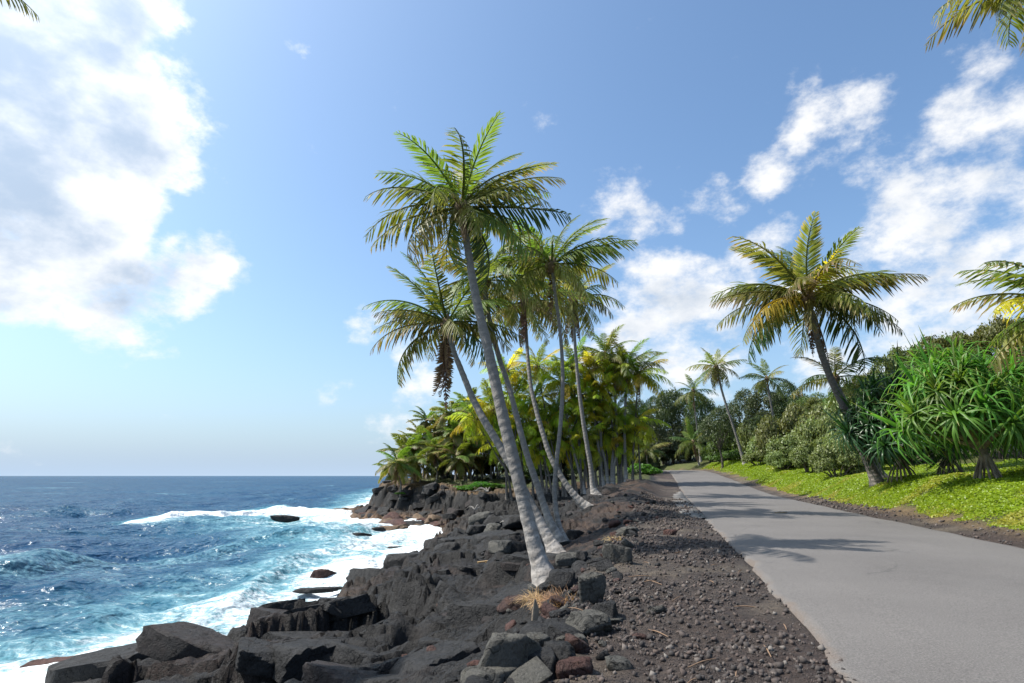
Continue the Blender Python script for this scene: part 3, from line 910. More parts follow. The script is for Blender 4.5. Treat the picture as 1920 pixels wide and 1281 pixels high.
def palm(label, trunk, L, seed, palette='green', group=None, mat='trunk', name='coconut_palm', **kw):
    """trunk: world points (x, y, z, radius) from the foot to the crown"""
    b = Vector(trunk[0][:3])
    root = empty(name, b)
    tag(root, label, 'palm tree', group)
    pts = [(p[0] - b.x, p[1] - b.y, p[2] - b.z, p[3]) for p in trunk]
    dn = Vector(pts[0][:3]) - (Vector(pts[1][:3]) - Vector(pts[0][:3])).normalized() * .25
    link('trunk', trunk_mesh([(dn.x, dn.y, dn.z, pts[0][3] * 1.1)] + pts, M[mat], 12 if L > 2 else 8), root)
    crown(root, Vector(pts[-1][:3]), L, seed, palette, **kw)
    return root

def traced(points, Y0, Y1, foot=None):
    """trunk from photo points (px, py, width px) running in depth from Y0 at the foot to Y1 at the crown"""
    out = []
    y_lo, y_hi = points[0][1], points[-1][1]
    for px, py, w in points:
        Y = Y0 + (Y1 - Y0) * (y_lo - py) / (y_lo - y_hi)
        p = at(px, py, Y)
        out.append((p.x, p.y, p.z, w / FPX * Y * .38))
    return out

FG = 'coconut palms of the leaning clump beside the road'
f0 = hit(1020, 1085)
print('palm foot', f0, 'sheath')
palm('tallest leaning coconut palm with thick pale trunk rooted in black lava', traced(
    [(1022, 1086, 52), (1012, 1055, 40), (1000, 1015, 35), (985, 955, 32), (961, 855, 30), (937, 755, 28), (915, 655, 25), (893, 560, 22), (879, 480, 19), (866, 395, 17)], f0.y, f0.y + 1.6),
    2.95, 1, 'green', FG, count=15, dead=0, nuts=7, low=-20, explicit=[
        ('mid', 'frond_young', 165, 70, .95), ('mid', 'frond_olive', 80, 84, 1.0), ('young', 'frond_green', 20, 68, .95), ('old', 'frond_olive', 35, 60, .95), ('mid', 'frond_green', 175, 44, 1.0),
        ('mid', 'frond_green', 200, 22, 1.0), ('mid', 'frond_olive', 185, -8, 1.0), ('old', 'frond_olive', 210, -22, .95), ('mid', 'frond_green', 10, 38, 1.0),
        ('mid', 'frond_olive', -15, 28, 1.05), ('mid', 'frond_dark', 5, 5, 1.1), ('old', 'frond_green', -30, -25, 1.0), ('old', 'frond_dark', 20, -45, 1.0),
        ('old', 'frond_green', 195, -60, .8), ('dead', 'frond_dead', -70, -50, .55), ('dead', 'frond_dry', -100, 0, .45)])
f1 = hit(1048, 1020)
palm('slim palm whose trunk hides behind the tallest palm', traced(
    [(1050, 1015, 24), (1030, 975, 18), (1006, 905, 16), (988, 853, 15), (972, 794, 14), (954, 725, 13), (935, 668, 13), (916, 590, 12), (908, 530, 11)], f1.y, f1.y + 2.5),
    3.6, 2, 'green', FG, count=18, dead=1)
f3 = hit(1043, 1039)
palm('palm leaning far left with a brown skirt of dead hanging fronds', traced(
    [(1043, 1039, 36), (1025, 1003, 26), (1000, 955, 22), (963, 882, 20), (932, 828, 19), (907, 787, 18), (885, 744, 16), (866, 697, 14), (852, 662, 13), (838, 612, 12)], f3.y, f3.y + 3.0),
    3.7, 3, 'green', FG, count=14, dead=0, nuts=10, low=-15, explicit=[
        ('young', 'frond_young', 150, 72, .9), ('young', 'frond_young', 60, 80, .9), ('young', 'frond_green', 190, 55, 1.0), ('mid', 'frond_green', 185, 38, 1.1), ('mid', 'frond_olive', 170, 18, 1.0),
        ('mid', 'frond_olive', 190, 2, 1.05), ('old', 'frond_olive', 200, -22, 1.05), ('mid', 'frond_green', 5, 10, 1.0), ('old', 'frond_dark', -10, -22, 1.0), ('mid', 'frond_green', 10, 48, .95),
        ('dead', 'frond_dead', 240, -86, .85), ('dead', 'frond_dead', 300, -87, .9), ('dead', 'frond_dead', 200, -84, .75), ('dead', 'frond_dead', 120, -85, .8), ('dead', 'frond_dead', 270, -88, 1.05), ('dead', 'frond_dead', 20, -86, .9), ('dead', 'frond_dry', 225, -83, .7), ('old', 'frond_olive', 280, -74, .5)])
f2 = hit(1058, 1019)
palm('tall thin S-curved palm just right of the tallest palm', traced(
    [(1058, 1019, 24), (1048, 988, 15), (1041, 944, 12), (1040, 909, 11), (1044, 862, 10.5), (1049, 816, 10), (1053, 769, 10), (1055, 710, 9.5), (1053, 655, 9), (1047, 595, 8.5), (1040, 545, 8), (1035, 500, 8)], f2.y, f2.y + 2.5),
    3.8, 4, 'green', FG, count=20, dead=1, low=-25, explicit=[('young', 'frond_green', 15, 58, 1.0), ('mid', 'frond_green', 5, 28, 1.15), ('mid', 'frond_olive', 170, 18, 1.05)])
f4 = hit(1104, 954)
palm('palm with sickle-curved trunk base behind the clump', traced(
    [(1104, 954, 22), (1088, 940, 17), (1070, 920, 15), (1050, 890, 13.5), (1032, 856, 12.5), (1019, 816, 12), (1007, 775, 11), (996, 728, 10), (990, 675, 9), (987, 628, 8), (984, 570, 8)], f4.y, f4.y + 3),
    4.4, 5, 'green', FG, count=24, dead=2)
f5 = hit(1116, 928)
palm('straight tall palm nearest the cinder shoulder, crown over the road edge', traced(
    [(1117, 928, 20), (1112, 915, 13), (1108, 878, 11.5), (1101, 837, 11), (1093, 787, 10), (1085, 725, 9), (1080, 669, 8), (1076, 610, 8), (1074, 565, 7.5)], f5.y, f5.y + 1),
    4.6, 6, 'green', FG, count=24, dead=4, low=-40)

# yellow-green palms of the grove behind the clump: photo points of foot, bend, crown
GROVE = [
    ((1097, 925), (1072, 831), (1052, 720), 3.3), ((1132, 905), (1118, 810), (1106, 700), 3.3), ((1140, 890), (1127, 830), (1128, 730), 3.2),
    ((1148, 888), (1157, 850), (1152, 700), 3.4), ((1172, 872), (1171, 800), (1176, 690), 3.6), ((1146, 886), (1150, 850), (1153, 782), 2.7),
    ((1036, 915), (1014, 835), (1002, 752), 3.1), ((1082, 905), (1062, 850), (1046, 770), 3.0), ((1010, 905), (985, 850), (950, 700), 3.3),
    ((1062, 912), (1036, 840), (1008, 690), 3.2), ((990, 905), (962, 850), (925, 770), 3.2), ((960, 900), (935, 860), (893, 790), 3.2),
    ((1120, 893), (1104, 840), (1090, 745), 3.1), ((1160, 880), (1150, 820), (1135, 668), 3.5), ((1185, 874), (1190, 820), (1196, 705), 3.6),
    ((1105, 898), (1085, 830), (1075, 690), 3.4), ((985, 903), (970, 850), (962, 745), 3.3), ((1020, 903), (1005, 860), (990, 800), 3.0), ((1075, 900), (1070, 850), (1080, 800), 2.9), ((1125, 890), (1122, 860), (1118, 770), 3.0), ((1055, 898), (1052, 875), (1045, 825), 2.6), ((1095, 895), (1098, 870), (1100, 820), 2.6), ((1000, 900), (995, 880), (985, 840), 2.7), ((950, 900), (948, 880), (940, 830), 2.8), ((1165, 882), (1167, 860), (1170, 815), 2.8), ((1025, 900), (1022, 880), (1020, 850), 2.5)] + [((px_ + 5, 900 - (px_ - 950) * .07), (px_ + 4, 880 - (px_ - 950) * .06), (px_, cy_), 3.0) for px_, cy_ in ((975, 800), (1010, 815), (1040, 790), (1068, 838), (1085, 775), (1112, 845), (1135, 810), (1158, 838), (1195, 790), (1125, 755))]
where = ['behind the sickle-curved trunk', 'with pale straight trunk beside the shoulder', 'half hidden amid its neighbours near the shoulder', 'with bowed foot near the road',
         'at the road end of the grove', 'youngest and lowest of the grove, bright yellow', 'low and bright, seen between the near trunks', 'low, in the middle of the grove',
         'seen just right of the tallest trunk', 'rising behind the slim near trunks', 'at the seaward side of the grove', 'seaward of the grove, before the dark headland palms',
         'with thin trunk in the thick of the grove', 'tall, at the back near the road', 'nearest the dark trees at the road end', 'tall, behind the straight near palm', 'leaning beside the slim hidden trunk', 'low, close under its taller neighbours seaward', 'low, behind the sickle trunk foot', 'low, between the two roadside trunks', 'short, mid grove, under the taller crowns', 'short, behind the straight near palm foot', 'short, seaward, right of the tallest trunk', 'short, left of the tallest trunk', 'short and full, at the road side of the grove', 'shortest, deep behind the near trunks'] + ['in the low second tier, ' + w_ + ' from the sea' for w_ in ('first', 'second', 'third', 'fourth', 'fifth', 'sixth', 'seventh', 'eighth', 'tenth, nearest the road', 'ninth')]
for i, (a, b_, c_, L_) in enumerate(GROVE):
    h_ = hit(*a)
    Y = min(max(h_.y, 36), 62)
    tr = traced([(a[0], a[1], 12), ((a[0] * .6 + b_[0] * .4), (a[1] * .6 + b_[1] * .4), 7.5), (b_[0], b_[1], 7), (c_[0], c_[1], 5.5)], Y, Y + 1.5)
    zg = gz(tr[0][0], tr[0][1])
    tr[0] = (tr[0][0], tr[0][1], min(tr[0][2], zg), tr[0][3])
    if i >= 6: tr = [(a_, b2, c2, r2 * .62) for a_, b2, c2, r2 in tr]
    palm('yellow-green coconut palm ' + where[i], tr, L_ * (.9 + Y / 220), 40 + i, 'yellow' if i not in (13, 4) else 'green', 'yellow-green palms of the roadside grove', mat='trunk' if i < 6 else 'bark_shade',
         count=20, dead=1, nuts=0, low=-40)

# headland palms, far: small crowns
g = random.Random(3)
hp = []
spots = [(745, 870, 905), (775, 838, 905), (800, 790, 905), (830, 800, 903), (760, 850, 903), (815, 840, 905), (845, 835, 905), (870, 790, 902), (790, 820, 902), (900, 820, 900),
         (860, 860, 906), (890, 850, 905), (815, 870, 907), (780, 868, 906), (920, 840, 903), (940, 800, 900), (845, 775, 898), (880, 765, 897), (925, 780, 898), (905, 795, 898),
         (960, 820, 900), (820, 815, 899), (855, 812, 899), (945, 855, 906), (975, 850, 903), (735, 885, 907), (870, 835, 905)]
words = ['at the tip of the headland', 'leaning seaward near the headland tip', 'tallest at the seaward end of the headland', 'on the headland, crown against the sky', 'low on the seaward edge of the headland']
ORD = ('first second third fourth fifth sixth seventh eighth ninth tenth eleventh twelfth thirteenth fourteenth fifteenth sixteenth seventeenth eighteenth nineteenth twentieth '
       'twenty-first twenty-second twenty-third twenty-fourth twenty-fifth twenty-sixth twenty-seventh').split()
rank = {i: r_ for r_, i in enumerate(sorted(range(len(spots)), key=lambda i: spots[i][0]))}
for i, (px, py, foot) in enumerate(spots):
    depth = 74 + (i * 7 % 22) + (6 if py < 830 else 0)
    p = at(px, py, depth)
    lean = g.uniform(-.2, .9)
    bx_, by_ = p.x + lean + .5, depth + g.uniform(-.5, .5)
    zz = gz(bx_, by_)
    if zz < SEA + 1.5: bx_ += 3; zz = gz(bx_, by_)
    tr = [(bx_, by_, zz, .17), (bx_ - lean * .3, by_, zz + (p.z - zz) * .4, .12), (p.x, depth, p.z, .10)]
    palm('headland palm, ' + ORD[rank[i]] + ' crown from the seaward tip', tr, 3.5 * g.uniform(.9, 1.15), 80 + i, 'far', 'palms of the dense headland grove', mat='trunk_dark',
         count=17, dead=2, nuts=0, low=-50, small=True)

# the palm across the road and those round it
fr = at(1648, 901, 32.0); zg = gz(fr.x, 32.0)
tr = traced([(1646, 903, 30), (1630, 870, 22), (1608, 825, 20), (1583, 765, 18), (1560, 715, 17), (1541, 665, 16), (1527, 615, 15), (1515, 565, 14)], 32, 31)
tr[0] = (tr[0][0], tr[0][1], min(zg, tr[0][2]), tr[0][3])
palm('big full-crowned coconut palm leaning over the road from the green bank', tr, 5.2, 21, 'green', count=22, dead=2, nuts=9, low=-20, mat='trunk_dark', explicit=[
    ('young', 'frond_green', 120, 80, .92), ('young', 'frond_young', 70, 72, .95), ('young', 'frond_green', 160, 66, .9), ('mid', 'frond_olive', 30, 55, 1.0), ('mid', 'frond_green', 175, 32, 1.0),
    ('mid', 'frond_olive', 188, 12, 1.05), ('mid', 'frond_yellow', 200, 0, 1.0), ('old', 'frond_olive', 185, -8, 1.0), ('mid', 'frond_green', 5, 32, 1.1), ('mid', 'frond_olive', -12, 24, 1.15),
    ('mid', 'frond_dark', 8, 8, 1.1), ('mid', 'frond_dark', -5, -4, 1.05), ('old', 'frond_dark', 15, -14, 1.15), ('old', 'frond_dark', 150, -15, 1.0), ('mid', 'frond_yellow', -75, 40, .75), ('old', 'frond_dry', 250, 25, .5)])
tr2 = traced([(1658, 899, 22), (1640, 868, 16), (1616, 822, 15), (1592, 772, 13), (1566, 712, 10)], 32.6, 33.2)
tr2[0] = (tr2[0][0], tr2[0][1], min(gz(tr2[0][0], tr2[0][1]), tr2[0][2]), tr2[0][3])
palm('second thinner palm trunk pressed against the big palm across the road', tr2, 3.2, 22, 'dark', count=9, dead=1, nuts=0, low=-30, mat='trunk')
def simple_palm(label, px, py, Y, foot_px, L, seed, pal, r=.14, grp=None, **kw):
    p = at(px, py, Y); fx = at(foot_px, py, Y + .5).x
    z = gz(fx, Y + .5)
    tr = [(fx, Y + .5, z, r * 1.5), (fx * .7 + p.x * .3, Y + .4, z + (p.z - z) * .3, r), (p.x * .75 + fx * .25, Y + .2, z + (p.z - z) * .7, r * .9), (p.x, Y, p.z, r * .8)]
    return palm(label, tr, L, seed, pal, grp, **kw)
simple_palm('distant slender palm rising alone above the shrubs', 1343, 690, 80, 1380, 4.0, 31, 'green', r=.17, count=20, dead=3, nuts=0, low=-55)
simple_palm('palm crown showing above the dark trees right of the lone palm', 1438, 712, 80, 1450, 4.0, 32, 'dark', r=.16, count=13, dead=0, nuts=0)
simple_palm('dark palm crown between the trees left of the lone palm', 1300, 735, 116, 1304, 5.0, 33, 'dark', r=.16, count=15, dead=1, nuts=0, low=-45)
simple_palm('low drooping palm beside the road end under the trees', 1300, 830, 108, 1308, 4.8, 34, 'dark', r=.14, count=14, dead=2, nuts=0, low=-30)
simple_palm('small young palm under the trees left of the road end', 1212, 848, 84, 1214, 3.6, 35, 'dark', r=.1, count=11, dead=0, nuts=0, low=-10)
simple_palm('palm beyond the right frame edge with yellowed fronds reaching in', 2040, 590, 20, 2075, 4.4, 36, 'green', r=.15, count=14, dead=0, nuts=4, explicit=[
    ('mid', 'frond_yellow', 185, 18, 1.05), ('mid', 'frond_green', 178, 42, 1.0), ('old', 'frond_olive', 190, -6, 1.05), ('old', 'frond_dry', 186, -25, .9), ('mid', 'frond_olive', 165, 30, 1.)])
simple_palm('tall palm beyond the top right corner with hanging frond tips', 1965, -30, 14.5, 2235, 3.5, 37, 'green', r=.15, count=10, dead=1, nuts=4, low=-5, explicit=[
    ('old', 'frond_olive', 180, 2, 1.15), ('old', 'frond_olive', 195, -12, 1.0), ('old', 'frond_green', 215, -25, .9), ('mid', 'frond_olive', 165, 10, 1.1)])
simple_palm('palm outside the top left corner, one frond tip in view', -190, -90, 9.0, -260, 2.3, 38, 'green', r=.14, count=12, dead=0, nuts=3, low=-15, explicit=[
    ('old', 'frond_dark', 0, -8, 1.15)])

# ------------------------------------------------------------------ leafy plants
def leaves_mesh(name, C, N_, size, g, mat, aspect=.55, fold=.25, shape='diamond'):
    """leaf blades at points C with normals N_, each a folded blade of two triangles each side"""
    n = len(C)
    up = g.normal(size=(n, 3)); T = up - N_ * np.sum(up * N_, 1)[:, None]
    T /= np.linalg.norm(T, axis=1)[:, None] + 1e-9
    B = np.cross(N_, T)
    s = (size * g.uniform(.6, 1.35, n))[:, None]
    p0 = C - T * s * .5; p1 = C + T * s * .5 - N_ * s * .12
    a = C + B * s * aspect * .5 + N_ * s * fold * .3; b = C - B * s * aspect * .5 + N_ * s * fold * .3
    V = np.stack([p0, a, p1, b], 1).reshape(-1, 3)
    i = np.arange(n)[:, None] * 4
    Tr = np.concatenate([i + np.array([[0, 1, 2]]), i + np.array([[0, 2, 3]])])
    me = mesh_np(name, V, tris=Tr, mats=[mat])
    attr(me, 'tip', np.tile(np.array([0, .4, 1., .4]), n) * .6 + np.repeat(g.random(n) * .4, 4))
    attr(me, 'rnd', np.repeat(g.random(n), 4))
    return me

def lumps_points(g, n, lumps):
    """points on and just under the surface of overlapping lumps (x y z r) with outward normals"""
    L_ = np.array(lumps); w = L_[:, 3] ** 2; w /= w.sum()
    k = g.choice(len(L_), n, p=w)
    d = g.normal(size=(n, 3)); d /= np.linalg.norm(d, axis=1)[:, None]
    d[:, 2] = np.where(d[:, 2] < -.35, -d[:, 2], d[:, 2])
    rr = L_[k, 3] * (1 - .30 * g.random(n) ** 2 + .12 * g.normal(size=n))
    C = L_[k, :3] + d * rr[:, None] * np.array([1, 1, .85])
    dd = np.linalg.norm(C[:, None, :] - L_[None, :, :3], axis=2) / L_[None, :, 3]
    dd[np.arange(n), k] = 9
    ok = dd.min(1) > .72
    nn = d + g.normal(size=(n, 3)) * .55; nn /= np.linalg.norm(nn, axis=1)[:, None]
    return C[ok], nn[ok]

def branch_mesh(name, paths, mat, seg=6):
    V = []; Q = []; al = []; b = 0
    for pts in paths:
        S = spline(pts, max(5, len(pts) * 4))
        v, q_, a = tube(S[:, :3], S[:, 3], seg)
        V.append(v); Q.append(q_ + b); al.append(a); b += len(v)
    me = mesh_np(name, np.vstack(V), quads=np.vstack(Q), mats=[mat], smooth=True)
    attr(me, 'along', np.concatenate(al))
    return me

def shrub_variant(seed, mat, n=9500, size=.075, flat=.8, lumpn=16):
    g = np.random.default_rng(seed)
    lumps = []
    for i in range(lumpn):
        a = g.uniform(0, 6.28); r = g.uniform(0, 1) ** .6 * .75
        h = (1 - r * r) * flat * g.uniform(.65, 1.1)
        lumps.append((math.cos(a) * r, math.sin(a) * r, max(.12, h * .8), g.uniform(.18, .36)))
    C, nn = lumps_points(g, n, lumps)
    C[:, 2] = np.maximum(C[:, 2], .02)
    lf = leaves_mesh('foliage', C, nn, size, g, mat)
    paths = []
    for i in range(9):
        l = lumps[i]
        paths.append([(l[0] * .15, l[1] * .15, -.15, .035), (l[0] * .5, l[1] * .5, l[2] * .5, .022), (l[0], l[1], l[2] * .95, .008)])
    return lf, branch_mesh('stems', paths, M['wood'], 5)

SHRUB = {'olive': [shrub_variant(300 + i, M['shrub_olive']) for i in range(4)],
         'green': [shrub_variant(310 + i, M['shrub_green']) for i in range(3)],
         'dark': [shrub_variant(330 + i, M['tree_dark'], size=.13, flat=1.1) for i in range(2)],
         'bush': [shrub_variant(320 + i, M['bush'], n=3000, size=.14, flat=.6) for i in range(2)]}

def shrub(label, x, y, s, kind, seed, group=None, z=None, sink=.05, cat='shrub', name='shrub', squash=1.):
    g = random.Random(seed)
    lf, st = g.choice(SHRUB[kind])
    zz = gz(x, y) if z is None else z
    o = empty(name, (x, y, zz - sink * s), g.uniform(0, 6.28))
    sx, sy = s * g.uniform(.9, 1.15), s * g.uniform(.9, 1.15)
    o.scale = (sx, sy, s * squash * g.uniform(.9, 1.12))
    tag(o, label, cat, group)
    link('foliage', lf, o); link('stem', st, o)
    return o

def tree_variant(seed, mat, H=7., spread=3.2, n=9000, size=.26, flat=False, trunk_h=.35):
    g = np.random.default_rng(seed)
    lumps = []; paths = []
    k_ = 15
    th = H * trunk_h
    paths.append([(0, 0, -.4, .26), (g.uniform(-.2, .2), g.uniform(-.2, .2), th * .5, .20), (g.uniform(-.4, .4), g.uniform(-.4, .4), th, .16)])
    tx, ty = paths[0][-1][:2]
    for i in range(k_):
        a = i * 2.4 + g.uniform(-.4, .4); r = math.sqrt((i + .5) / k_) * spread
        z = H * (.80 if flat else (.98 - .42 * (r / spread) ** 2)) + g.uniform(-.35, .35) - (.14 * r if flat else 0)
        rad = g.uniform(.85, 1.35) * spread * .32
        if flat:
            for _ in range(3): lumps.append((math.cos(a) * r + g.uniform(-.7, .7), math.sin(a) * r + g.uniform(-.7, .7), z + g.uniform(-.15, .15), rad * .42))
        else:
            lumps.append((math.cos(a) * r, math.sin(a) * r, z, rad))
            lumps.append((math.cos(a) * r * 1.15, math.sin(a) * r * 1.15, z - rad * .8, rad * .7))
        if i % 2 == 0:
            paths.append([(tx, ty, th * .92, .11), (math.cos(a) * r * .45 + tx * .5, math.sin(a) * r * .45 + ty * .5, th + (z - th) * .5, .075), (math.cos(a) * r * .9, math.sin(a) * r * .9, z - rad * .15, .03)])
    C, nn = lumps_points(g, n, lumps)
    return leaves_mesh('crown', C, nn, size, g, mat), branch_mesh('trunk', paths, M['wood'], 7)

TREE = {'dark': [tree_variant(400 + i, M['tree_dark'], n=11000, size=.23) for i in range(3)],
        'flat': [tree_variant(410 + i, M['tree_olive'], H=7, spread=5.2, n=11000, size=.25, flat=True, trunk_h=.5) for i in range(2)],
        'green': [tree_variant(430 + i, M['shrub_green'], n=12000, size=.2, trunk_h=.2) for i in range(2)],
        'rust': [tree_variant(420, M['tree_rust'], H=5, spread=3.4, n=9000, size=.22)]}

def tree(label, px, py_top, Y, s, kind, seed, group=None, name='broadleaf_tree', z=None):
    """crown top seen at the photo point; the foot stands on the ground below"""
    g = random.Random(seed)
    cr, tr_ = g.choice(TREE[kind])
    p = at(px, py_top, Y)
    zz = gz(p.x, Y)
    H = {'green': 8.0, 'dark': 8.0, 'flat': 6.4, 'rust': 5.9}[kind]
    sz = (p.z - zz) / H
    o = empty(name, (p.x, Y, zz), g.uniform(0, 6.28))
    o.scale = (s, s, max(sz, .25))
    tag(o, label, 'tree', group)
    link('trunk', tr_, o); link('crown', cr, o)

# dark trees round the road's end and behind the lone palm
DT = [(1235, 735, 124, 1.2, 'over the far end of the road, seen past the grove'), (1262, 722, 126, 1.2, 'above the road end, left of the lone palm'), (1210, 770, 90, .8, 'beside the grove at the road end'),
      (1310, 728, 120, 1.0, 'directly behind the low drooping palm'), (1390, 728, 96, .9, 'just right of the lone palm trunk'), (1430, 712, 92, .9, 'under the palm crown right of the lone palm'),
      (1475, 710, 90, .8, 'rounded, rightmost of the dark trees'), (1345, 760, 90, .8, 'low, behind the lone palm trunk'), (1270, 790, 122, .9, 'low and shaded across the road end'), (1225, 800, 128, .9, 'low, deep in shade left of the road end'),
      (1185, 740, 138, 1.1, 'behind the yellow palms at the road end')]
for i, (px, py, Y, s, w) in enumerate(DT):
    tree('dark evergreen tree ' + w, px, py, Y, s, 'dark', 500 + i, 'dark trees at the end of the road')
FT = [(1745, 640, 62, .95, 'lowest, nearest the big palm'), (1830, 612, 58, 1.0, 'in the middle of the row above the screw pine'), (1905, 596, 60, 1.1, 'highest, at the frame edge'), (1660, 690, 70, .85, 'small and pale, just right of the big palm crown'), (1585, 735, 78, .9, 'far one behind the big palm trunk')]
for i, (px, py, Y, s, w) in enumerate(FT):
    tree('flat-topped olive tree on the hillside, ' + w, px, py, Y, s, 'flat', 520 + i, 'flat-topped trees on the hillside', name='umbrella_tree')
tree('rust-brown leafy tree on the hillside at the frame edge', 1895, 660, 46, 1.05, 'rust', 530)
tree('rust-tinged tree on the slope behind the screw pine', 1800, 672, 50, .9, 'rust', 531)

def clear_of_road(px, py, Y, qmin):
    while True:
        p = at(px, py, Y)
        if p.x - float(road_r(Y)) >= qmin or Y > 150: return Y, p
        Y += .5
for i, (px, py, Y, s, w) in enumerate([(1525, 735, 84, 1.0, 'far behind the pale shrubs'), (1590, 718, 76, 1.0, 'behind the big palm trunk'), (1655, 695, 66, 1.0, 'right of the big palm trunk'), (1715, 672, 58, .95, 'uphill of the dark screw pine'),
                                       (1480, 742, 92, 1.0, 'far, under the rounded dark tree'), (1790, 655, 52, .9, 'uphill behind the bright screw pine')]):
    tree('leafy green hillside tree ' + w, px, py, Y, s, 'green', 540 + i, 'leafy green trees on the hillside')
# shrubs along the bank: photo top point, depth
SH = [(1375, 800, 66, 2.3, 'green'), (1330, 835, 68, 1.6, 'green'), (1420, 775, 62, 2.5, 'olive'), (1470, 760, 60, 2.6, 'olive'), (1530, 748, 58, 2.6, 'olive'), (1575, 735, 55, 2.6, 'olive'),
      (1395, 835, 58, 1.8, 'green'), (1440, 810, 55, 2.0, 'olive'), (1490, 800, 52, 2.0, 'olive'), (1545, 790, 49, 2.0, 'olive'), (1360, 840, 62, 1.5, 'green'),
      (1600, 770, 46, 2.0, 'olive'), (1510, 838, 46, 1.4, 'olive'), (1565, 835, 42, 1.4, 'olive'), (1465, 838, 50, 1.4, 'olive'), (1630, 745, 54, 2.6, 'green'), (1690, 735, 52, 2.8, 'olive'),
      (1760, 715, 48, 2.6, 'green'), (1840, 700, 44, 2.6, 'olive'), (1900, 690, 40, 2.6, 'green'), (1420, 845, 56, 1.2, 'olive')]
SW = ['tallest green one left of the lone palm foot', 'dark green one overhanging the road end', 'pale one at the foot of the lone palm', 'pale one on the skyline under the rounded dark tree', 'pale one high on the bank',
      'pale one behind the big palm trunk', 'glossy green one at the verge near the road end', 'pale one in the second row, left', 'pale one in the second row, middle', 'pale one in the second row near the big palm',
      'small green one where the verge starts', 'pale one beside the big palm trunk', 'low pale one at the back of the bright verge', 'low brownish one left of the big palm foot', 'low pale one midway along the verge',
      'green one between the two screw pines', 'pale one above the dark screw pine', 'green one above the big screw pine', 'pale one uphill of the big screw pine', 'green one uphill at the frame edge', 'lowest pale one by the young ferns']
for i, (px, py, Y, s, kd) in enumerate(SH):
    Y0 = Y
    Y, p = clear_of_road(px, py, Y, 6.0 if s > 1.5 else 4.2)
    zz = gz(p.x, Y)
    s = max(s, 1.0) * (Y / Y0)
    hgt = max(p.z - zz, .8)
    shrub('dense ' + ('olive' if kd == 'olive' else 'green') + ' roadside shrub, ' + SW[i], p.x, Y, s * 1.4, kd, 600 + i, 'shrubs on the bank across the road', squash=hgt / (s * 1.4) / .92)
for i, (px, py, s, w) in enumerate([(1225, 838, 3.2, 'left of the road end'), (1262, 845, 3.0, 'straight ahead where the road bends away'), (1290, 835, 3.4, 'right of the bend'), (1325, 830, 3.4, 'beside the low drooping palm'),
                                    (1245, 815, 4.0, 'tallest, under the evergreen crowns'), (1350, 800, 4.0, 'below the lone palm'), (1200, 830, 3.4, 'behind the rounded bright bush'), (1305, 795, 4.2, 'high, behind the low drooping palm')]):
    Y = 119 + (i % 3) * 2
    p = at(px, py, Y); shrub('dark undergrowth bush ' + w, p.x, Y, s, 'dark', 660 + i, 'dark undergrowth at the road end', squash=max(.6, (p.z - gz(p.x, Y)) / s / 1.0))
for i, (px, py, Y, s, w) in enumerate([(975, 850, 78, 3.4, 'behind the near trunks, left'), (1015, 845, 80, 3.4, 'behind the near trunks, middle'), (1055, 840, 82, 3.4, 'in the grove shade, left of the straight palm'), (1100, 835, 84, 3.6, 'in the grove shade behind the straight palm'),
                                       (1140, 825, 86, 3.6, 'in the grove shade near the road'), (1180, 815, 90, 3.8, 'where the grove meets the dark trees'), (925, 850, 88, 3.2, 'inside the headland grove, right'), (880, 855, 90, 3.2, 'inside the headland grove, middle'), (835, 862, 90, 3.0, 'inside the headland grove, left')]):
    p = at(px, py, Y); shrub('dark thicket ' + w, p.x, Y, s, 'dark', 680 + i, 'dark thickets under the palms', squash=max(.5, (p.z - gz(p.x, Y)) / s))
for i, (px, py, s, w) in enumerate([(1200, 868, 1.5, 'bright green rounded bush at the road end beside the grove'), (1222, 872, 1.0, 'smaller bright bush touching the rounded one at the road end')]):
    h_ = at(px, py, 80); shrub(w, h_.x, h_.y, s * 1.6, 'bush', 640 + i, cat='bush', name='bush', squash=.9)
for i, (px, py, s, w) in enumerate([(870, 906, 1.9, 'leftmost low bush of the green patch on the headland'), (900, 903, 2.1, 'fullest low bush of the green patch on the headland'), (925, 905, 1.6, 'low bush on the headland nearest the tall trunks'),
                                    (755, 906, 1.0, 'small bush at the headland tip')]):
    p = at(px, py, 70 if px > 800 else 74); shrub(w, p.x, p.y, s, 'bush', 650 + i, cat='bush', name='bush', squash=.45)

# screw pines
def rosette_mesh(seed, n=46, L_=1.0, w=.032):
    g = np.random.default_rng(seed)
    V = []; Q = []; tip = []; rn = []; b = 0
    for i in range(n):
        a = i * 2.39996; f = (i + .5) / n
        el = R(84 - 125 * f + g.uniform(-8, 8))
        d = np.array([math.cos(a) * math.cos(el), math.sin(a) * math.cos(el), math.sin(el)])
        sd_ = np.array([-math.sin(a), math.cos(a), 0])
        l = L_ * g.uniform(.75, 1.1); m_ = 6
        kink = g.uniform(.35, .65)
        p = d * .05; r_ = g.random()
        for j in range(m_ + 1):
            t = j / m_
            ww = w * (1 - t ** 1.6) * (.8 + .4 * r_) + .001
            nrm = np.cross(sd_, d)
            V += [p - sd_ * ww + nrm * ww * .45, p, p + sd_ * ww + nrm * ww * .45]
            tip += [t, t, t]; rn += [r_] * 3
            if j < m_:
                q0 = b + j * 3
                Q += [(q0, q0 + 1, q0 + 4, q0 + 3), (q0 + 1, q0 + 2, q0 + 5, q0 + 4)]
            bendv = .10 + (.75 if abs(t - kink) < .09 else .12)
            d = d + np.array([0, 0, -1.]) * bendv * (.6 + .6 * math.cos(el)); d /= np.linalg.norm(d)
            p = p + d * l / m_
        b += (m_ + 1) * 3
    me = mesh_np('rosette', np.array(V), quads=np.array(Q), mats=[M['pandanus']])
    attr(me, 'tip', np.array(tip)); attr(me, 'rnd', np.array(rn))
    return me
